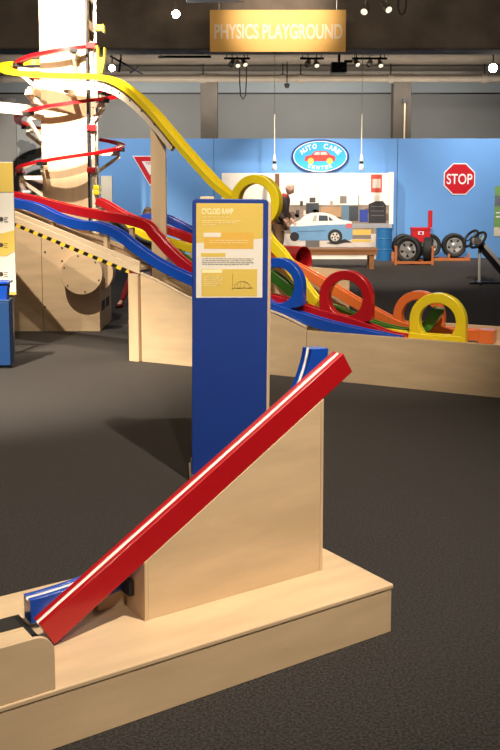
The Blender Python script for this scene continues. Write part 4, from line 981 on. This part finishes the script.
# ================================================================== PEOPLE
def skin_mesh(name, joints, edges, m, parent, sub=2, root=0):
    me = bpy.data.meshes.new(name)
    me.from_pydata([j[0] for j in joints], edges, [])
    o = bpy.data.objects.new(name, me); C.objects.link(o)
    o.modifiers.new('skin', 'SKIN')
    if not me.skin_vertices: me.skin_vertices.new() if hasattr(me.skin_vertices, 'new') else None
    sv = me.skin_vertices[0].data
    for i, j in enumerate(joints):
        r = j[1]; sv[i].radius = r if isinstance(r, tuple) else (r, r)
        sv[i].use_root = (i == root)
    s = o.modifiers.new('sub', 'SUBSURF'); s.levels = sub; s.render_levels = sub
    dg = bpy.context.evaluated_depsgraph_get(); dg.update()
    me2 = bpy.data.meshes.new_from_object(o.evaluated_get(dg))
    bpy.data.objects.remove(o)
    me2.materials.clear(); me2.materials.append(m)
    me2.polygons.foreach_set('use_smooth', [True] * len(me2.polygons))
    o = bpy.data.objects.new(name, me2); C.objects.link(o); o.parent = parent
    return o
def head(parent, cen, s, tilt, m_skin, m_hair, cap=False, bald=0.35):
    """head with face; local front is -y"""
    Mh = Matrix.Translation(cen) @ tilt @ Matrix.Scale(s, 4)
    bm = bmesh.new(); bmesh.ops.create_uvsphere(bm, u_segments=28, v_segments=20, radius=1.0)
    for v in bm.verts:
        x, y, z = v.co
        k_ = 1.0 - 0.28 * max(0, -z) ** 1.5
        v.co = Vector((x * 0.078 * k_, y * 0.098 * k_ - 0.012 * max(0, -z), z * 0.118))
        n = math.exp(-((v.co.x / 0.014) ** 2 + ((v.co.z + 0.008) / 0.028) ** 2))
        if y < 0: v.co.y -= 0.026 * n
        for ex in (-0.031, 0.031):
            e = math.exp(-(((v.co.x - ex) / 0.016) ** 2 + ((v.co.z - 0.012) / 0.014) ** 2))
            if y < 0: v.co.y += 0.010 * e
    bm.transform(Mh)
    me = bpy.data.meshes.new('face'); bm.to_mesh(me); bm.free(); me.materials.append(m_skin)
    me.polygons.foreach_set('use_smooth', [True] * len(me.polygons))
    o = bpy.data.objects.new('head', me); C.objects.link(o); o.parent = parent
    for ex in (-1, 1):
        MB().lathe([(0.0, -0.008), (0.010, -0.006), (0.011, 0.0), (0.010, 0.006), (0.0, 0.008)], 10, Mh @ Matrix.Translation((ex * 0.030, -0.081, 0.012))).build('eye', mat('eye_dark', (0.03, 0.02, 0.015, 1), 0.3, noise=0.02), o, smooth=True)
        MB().lathe([(0.0, -0.03), (0.012, -0.02), (0.016, 0.0), (0.014, 0.022), (0.0, 0.03)], 10, Mh @ Matrix.Translation((ex * 0.079, 0.008, 0.0))).build('ear', m_skin, o, smooth=True)
    MB().tube([Mh @ Vector((x, -0.088 + abs(x) * 0.4, -0.052)) for x in (-0.025, -0.01, 0.01, 0.025)], 0.0045 * s, 6).build('mouth', mat('lip', (0.40, 0.14, 0.12, 1), 0.5, noise=0.02), o)
    bm = bmesh.new(); bmesh.ops.create_uvsphere(bm, u_segments=28, v_segments=20, radius=1.0)
    kill = [v for v in bm.verts if (v.co.z < bald + (0.35 if v.co.y < -0.25 else 0) and v.co.y < 0.15) or v.co.z < -0.45]
    bmesh.ops.delete(bm, geom=kill, context='VERTS')
    for v in bm.verts: v.co = Vector((v.co.x * 0.085, v.co.y * 0.105, v.co.z * 0.126))
    bm.transform(Mh)
    me = bpy.data.meshes.new('hair'); bm.to_mesh(me); bm.free(); me.materials.append(m_hair)
    me.polygons.foreach_set('use_smooth', [True] * len(me.polygons))
    h = bpy.data.objects.new('hair', me); C.objects.link(h); h.parent = o
    so_ = h.modifiers.new('solid', 'SOLIDIFY'); so_.thickness = 0.006 * s; so_.offset = -1
    return o
def hand_joints(base, wrist, dirv, side, s):
    """joints and edges of a relaxed hand growing from the wrist joint index"""
    j = []; e = []
    d = Vector(dirv).normalized(); sd = Vector(side).normalized(); up_ = d.cross(sd)
    palm = Vector(wrist) + d * 0.05 * s
    j.append((palm, (0.030 * s, 0.018 * s))); e.append((base, 'p'))
    return palm, d, sd, up_
def person(name, label, loc, rz, s, pose, mats, hair_m, tilt, bald, bulk=1.0):
    t = empty(name, loc, rz, label, 'person')
    P_ = {k_: Vector(v) * s for k_, v in pose.items()}
    r = lambda a: a * s
    names = ['pelvis', 'waist', 'chest', 'neck', 'headbase', 'shL', 'elL', 'wrL', 'shR', 'elR', 'wrR', 'hipL', 'knL', 'anL', 'toL', 'hipR', 'knR', 'anR', 'toR']
    rad = dict(pelvis=(0.15, 0.11), waist=(0.135, 0.10), chest=(0.165, 0.115), neck=0.055, headbase=0.055, shL=0.062, elL=0.045, wrL=0.03, shR=0.062, elR=0.045, wrR=0.03, hipL=0.085, knL=0.058, anL=0.04, toL=0.035, hipR=0.085, knR=0.058, anR=0.04, toR=0.035)
    def rr_(n, f=1.0, ad=0.0):
        q = rad[n]; q = q if isinstance(q, tuple) else (q, q); return (r(q[0] * f + ad), r(q[1] * f + ad))
    E_ = [('pelvis', 'waist'), ('waist', 'chest'), ('chest', 'neck'), ('neck', 'headbase'), ('chest', 'shL'), ('shL', 'elL'), ('elL', 'wrL'), ('chest', 'shR'), ('shR', 'elR'), ('elR', 'wrR'), ('pelvis', 'hipL'), ('hipL', 'knL'), ('knL', 'anL'), ('anL', 'toL'), ('pelvis', 'hipR'), ('hipR', 'knR'), ('knR', 'anR'), ('anR', 'toR')]
    joints = [(P_[n], rr_(n, 0.92)) for n in names]; edges = [(names.index(a), names.index(b)) for a, b in E_]
    # hands: a palm, four fingers and a thumb each
    for S_ in ('L', 'R'):
        wv = P_['wr' + S_]; d = (wv - P_['el' + S_]).normalized(); sd = Vector((0, -1, 0)); sd = (sd - d * sd.dot(d)).normalized(); nn = d.cross(sd)
        wi = names.index('wr' + S_)
        joints.append((wv + d * r(0.055), (r(0.028), r(0.016)))); pi_ = len(joints) - 1; edges.append((wi, pi_))
        for q, ln in ((-0.028, 0.062), (-0.010, 0.075), (0.010, 0.072), (0.027, 0.058)):
            b0_ = wv + d * r(0.085) + sd * r(q); prev = pi_
            for f_, cu in ((0.0, 0), (0.5, 0.008), (1.0, 0.026)):
                joints.append((b0_ + d * r(ln * f_) + nn * r(cu) * (1 if S_ == 'L' else -1), r(0.0085))); edges.append((prev, len(joints) - 1)); prev = len(joints) - 1
        b0_ = wv + d * r(0.03) + sd * r(0.035); prev = pi_
        for f_ in (0.0, 0.5, 1.0):
            joints.append((b0_ + (d * 0.75 + sd * 0.55) * r(0.055 * f_), r(0.0095))); edges.append((prev, len(joints) - 1)); prev = len(joints) - 1
    body = skin_mesh('body', joints, edges, SKIN, t)
    up_names = ['waist', 'chest', 'neck', 'shL', 'elL', 'wrL', 'shR', 'elR', 'wrR', 'pelvis']
    jj = [(P_[n] if n not in ('neck', 'wrL', 'wrR') else P_[n] + ((P_['chest'] if n == 'neck' else P_['el' + n[2]]) - P_[n]) * (0.25 if n == 'neck' else 0.08), rr_(n, 1.12 * bulk, 0.012) if n != 'neck' else rr_(n, 1.2, 0.01)) for n in up_names]
    ee = [('waist', 'chest'), ('chest', 'neck'), ('chest', 'shL'), ('shL', 'elL'), ('elL', 'wrL'), ('chest', 'shR'), ('shR', 'elR'), ('elR', 'wrR'), ('waist', 'pelvis')]
    skin_mesh('jacket', jj, [(up_names.index(a), up_names.index(b)) for a, b in ee], mats['jacket'], t)
    lo = ['pelvis', 'hipL', 'knL', 'anL', 'hipR', 'knR', 'anR']
    skin_mesh('trousers', [(P_[n], rr_(n, 1.08 * bulk, 0.012)) for n in lo], [(0, 1), (1, 2), (2, 3), (0, 4), (4, 5), (5, 6)], mats['trousers'], t)
    for S_ in ('L', 'R'):
        a_, b_ = P_['an' + S_], P_['to' + S_]
        dd = (b_ - a_); dd.z = 0; dd.normalize()
        zf = r(0.035)
        heel = Vector((a_.x, a_.y, zf)) - dd * r(0.04); toe = Vector((a_.x, a_.y, zf)) + dd * r(0.19)
        skin_mesh('shoe', [(heel, r(0.042)), ((heel + toe) / 2 + Vector((0, 0, r(0.008))), (r(0.048), r(0.042))), (toe, (r(0.042), r(0.034))), (Vector((a_.x, a_.y, r(0.10))), r(0.045))], [(0, 1), (1, 2), (0, 3)], mats['shoes'], t)
    if 'collar' in mats:
        n0 = P_['neck']; ax = (P_['headbase'] - P_['chest']).normalized()
        q = ax.to_track_quat('Z', 'Y').to_matrix().to_4x4()
        MB().lathe([(r(0.075), -r(0.03)), (r(0.070), r(0.035)), (r(0.060), r(0.035)), (r(0.064), -r(0.03))], 20, Matrix.Translation(n0 + ax * r(0.01)) @ q, closed=True).build('collar', mats['collar'], t, smooth=True)
    head(t, P_['headbase'] + tilt @ (Vector((0, -0.02, 0.115)) * s), s, tilt, SKIN, hair_m, bald=bald)
    return t
# man at the mural: facing right and a little down, hunched; local front is -y
hunched = dict(pelvis=(0, 0.02, 0.93), waist=(0, -0.01, 1.08), chest=(0, -0.09, 1.32), neck=(0, -0.15, 1.47), headbase=(0, -0.18, 1.53),
               shL=(-0.18, -0.10, 1.40), elL=(-0.23, -0.06, 1.12), wrL=(-0.20, -0.22, 0.95), shR=(0.18, -0.10, 1.40), elR=(0.23, -0.07, 1.12), wrR=(0.19, -0.23, 0.95),
               hipL=(-0.095, 0.02, 0.90), knL=(-0.11, -0.05, 0.50), anL=(-0.11, 0.03, 0.09), toL=(-0.12, -0.12, 0.04), hipR=(0.095, 0.02, 0.90), knR=(0.11, 0.0, 0.50), anR=(0.11, 0.10, 0.09), toR=(0.12, -0.05, 0.04))
mp_ = at(285, 215, 18.2)
person('person', 'person in a dark jacket, red collar and brown trousers bending before the mural', (mp_.x - 0.12, 18.2, 0), R(66), 0.875, hunched,
       dict(jacket=mat('dark_jacket', (0.055, 0.036, 0.034, 1), 0.8, noise=0.2, scale=12), trousers=mat('brown_trousers', (0.20, 0.11, 0.06, 1), 0.8, noise=0.2, scale=12), shoes=BLACK, collar=mat('red_collar', (0.55, 0.05, 0.05, 1), 0.7, noise=0.1, scale=12)),
       mat('thin_grey_hair', (0.55, 0.36, 0.28, 1), 0.7, noise=0.2, scale=30), Matrix.Rotation(R(32), 4, 'X'), 0.45, 1.25)
stride = dict(pelvis=(0, 0.0, 0.90), waist=(0, 0.0, 1.05), chest=(0, -0.02, 1.30), neck=(0, -0.03, 1.46), headbase=(0, -0.04, 1.52),
              shL=(-0.17, -0.02, 1.40), elL=(-0.22, 0.0, 1.13), wrL=(-0.22, -0.12, 0.92), shR=(0.17, -0.02, 1.40), elR=(0.22, 0.0, 1.13), wrR=(0.22, -0.12, 0.92),
              hipL=(-0.095, 0.0, 0.88), knL=(-0.29, -0.10, 0.54), anL=(-0.47, 0.0, 0.11), toL=(-0.54, -0.12, 0.04), hipR=(0.095, 0.0, 0.88), knR=(0.12, -0.04, 0.50), anR=(0.14, 0.03, 0.09), toR=(0.15, -0.12, 0.04))
kp = at(148, 240, 11.9)
person('person', 'child in red trousers standing behind the long track exhibit', (kp.x, 11.9, 0), R(8), 0.72, stride,
       dict(jacket=mat('teal_shirt', (0.06, 0.10, 0.12, 1), 0.8, noise=0.2, scale=12), trousers=mat('red_trousers', (0.36, 0.03, 0.04, 1), 0.8, noise=0.25, scale=9), shoes=mat('dark_red_shoe', (0.10, 0.012, 0.016, 1), 0.6, noise=0.2, scale=12)),
       mat('light_brown_hair', (0.30, 0.19, 0.10, 1), 0.7, noise=0.3, scale=30), Matrix.Rotation(R(12), 4, 'X'), 0.2)
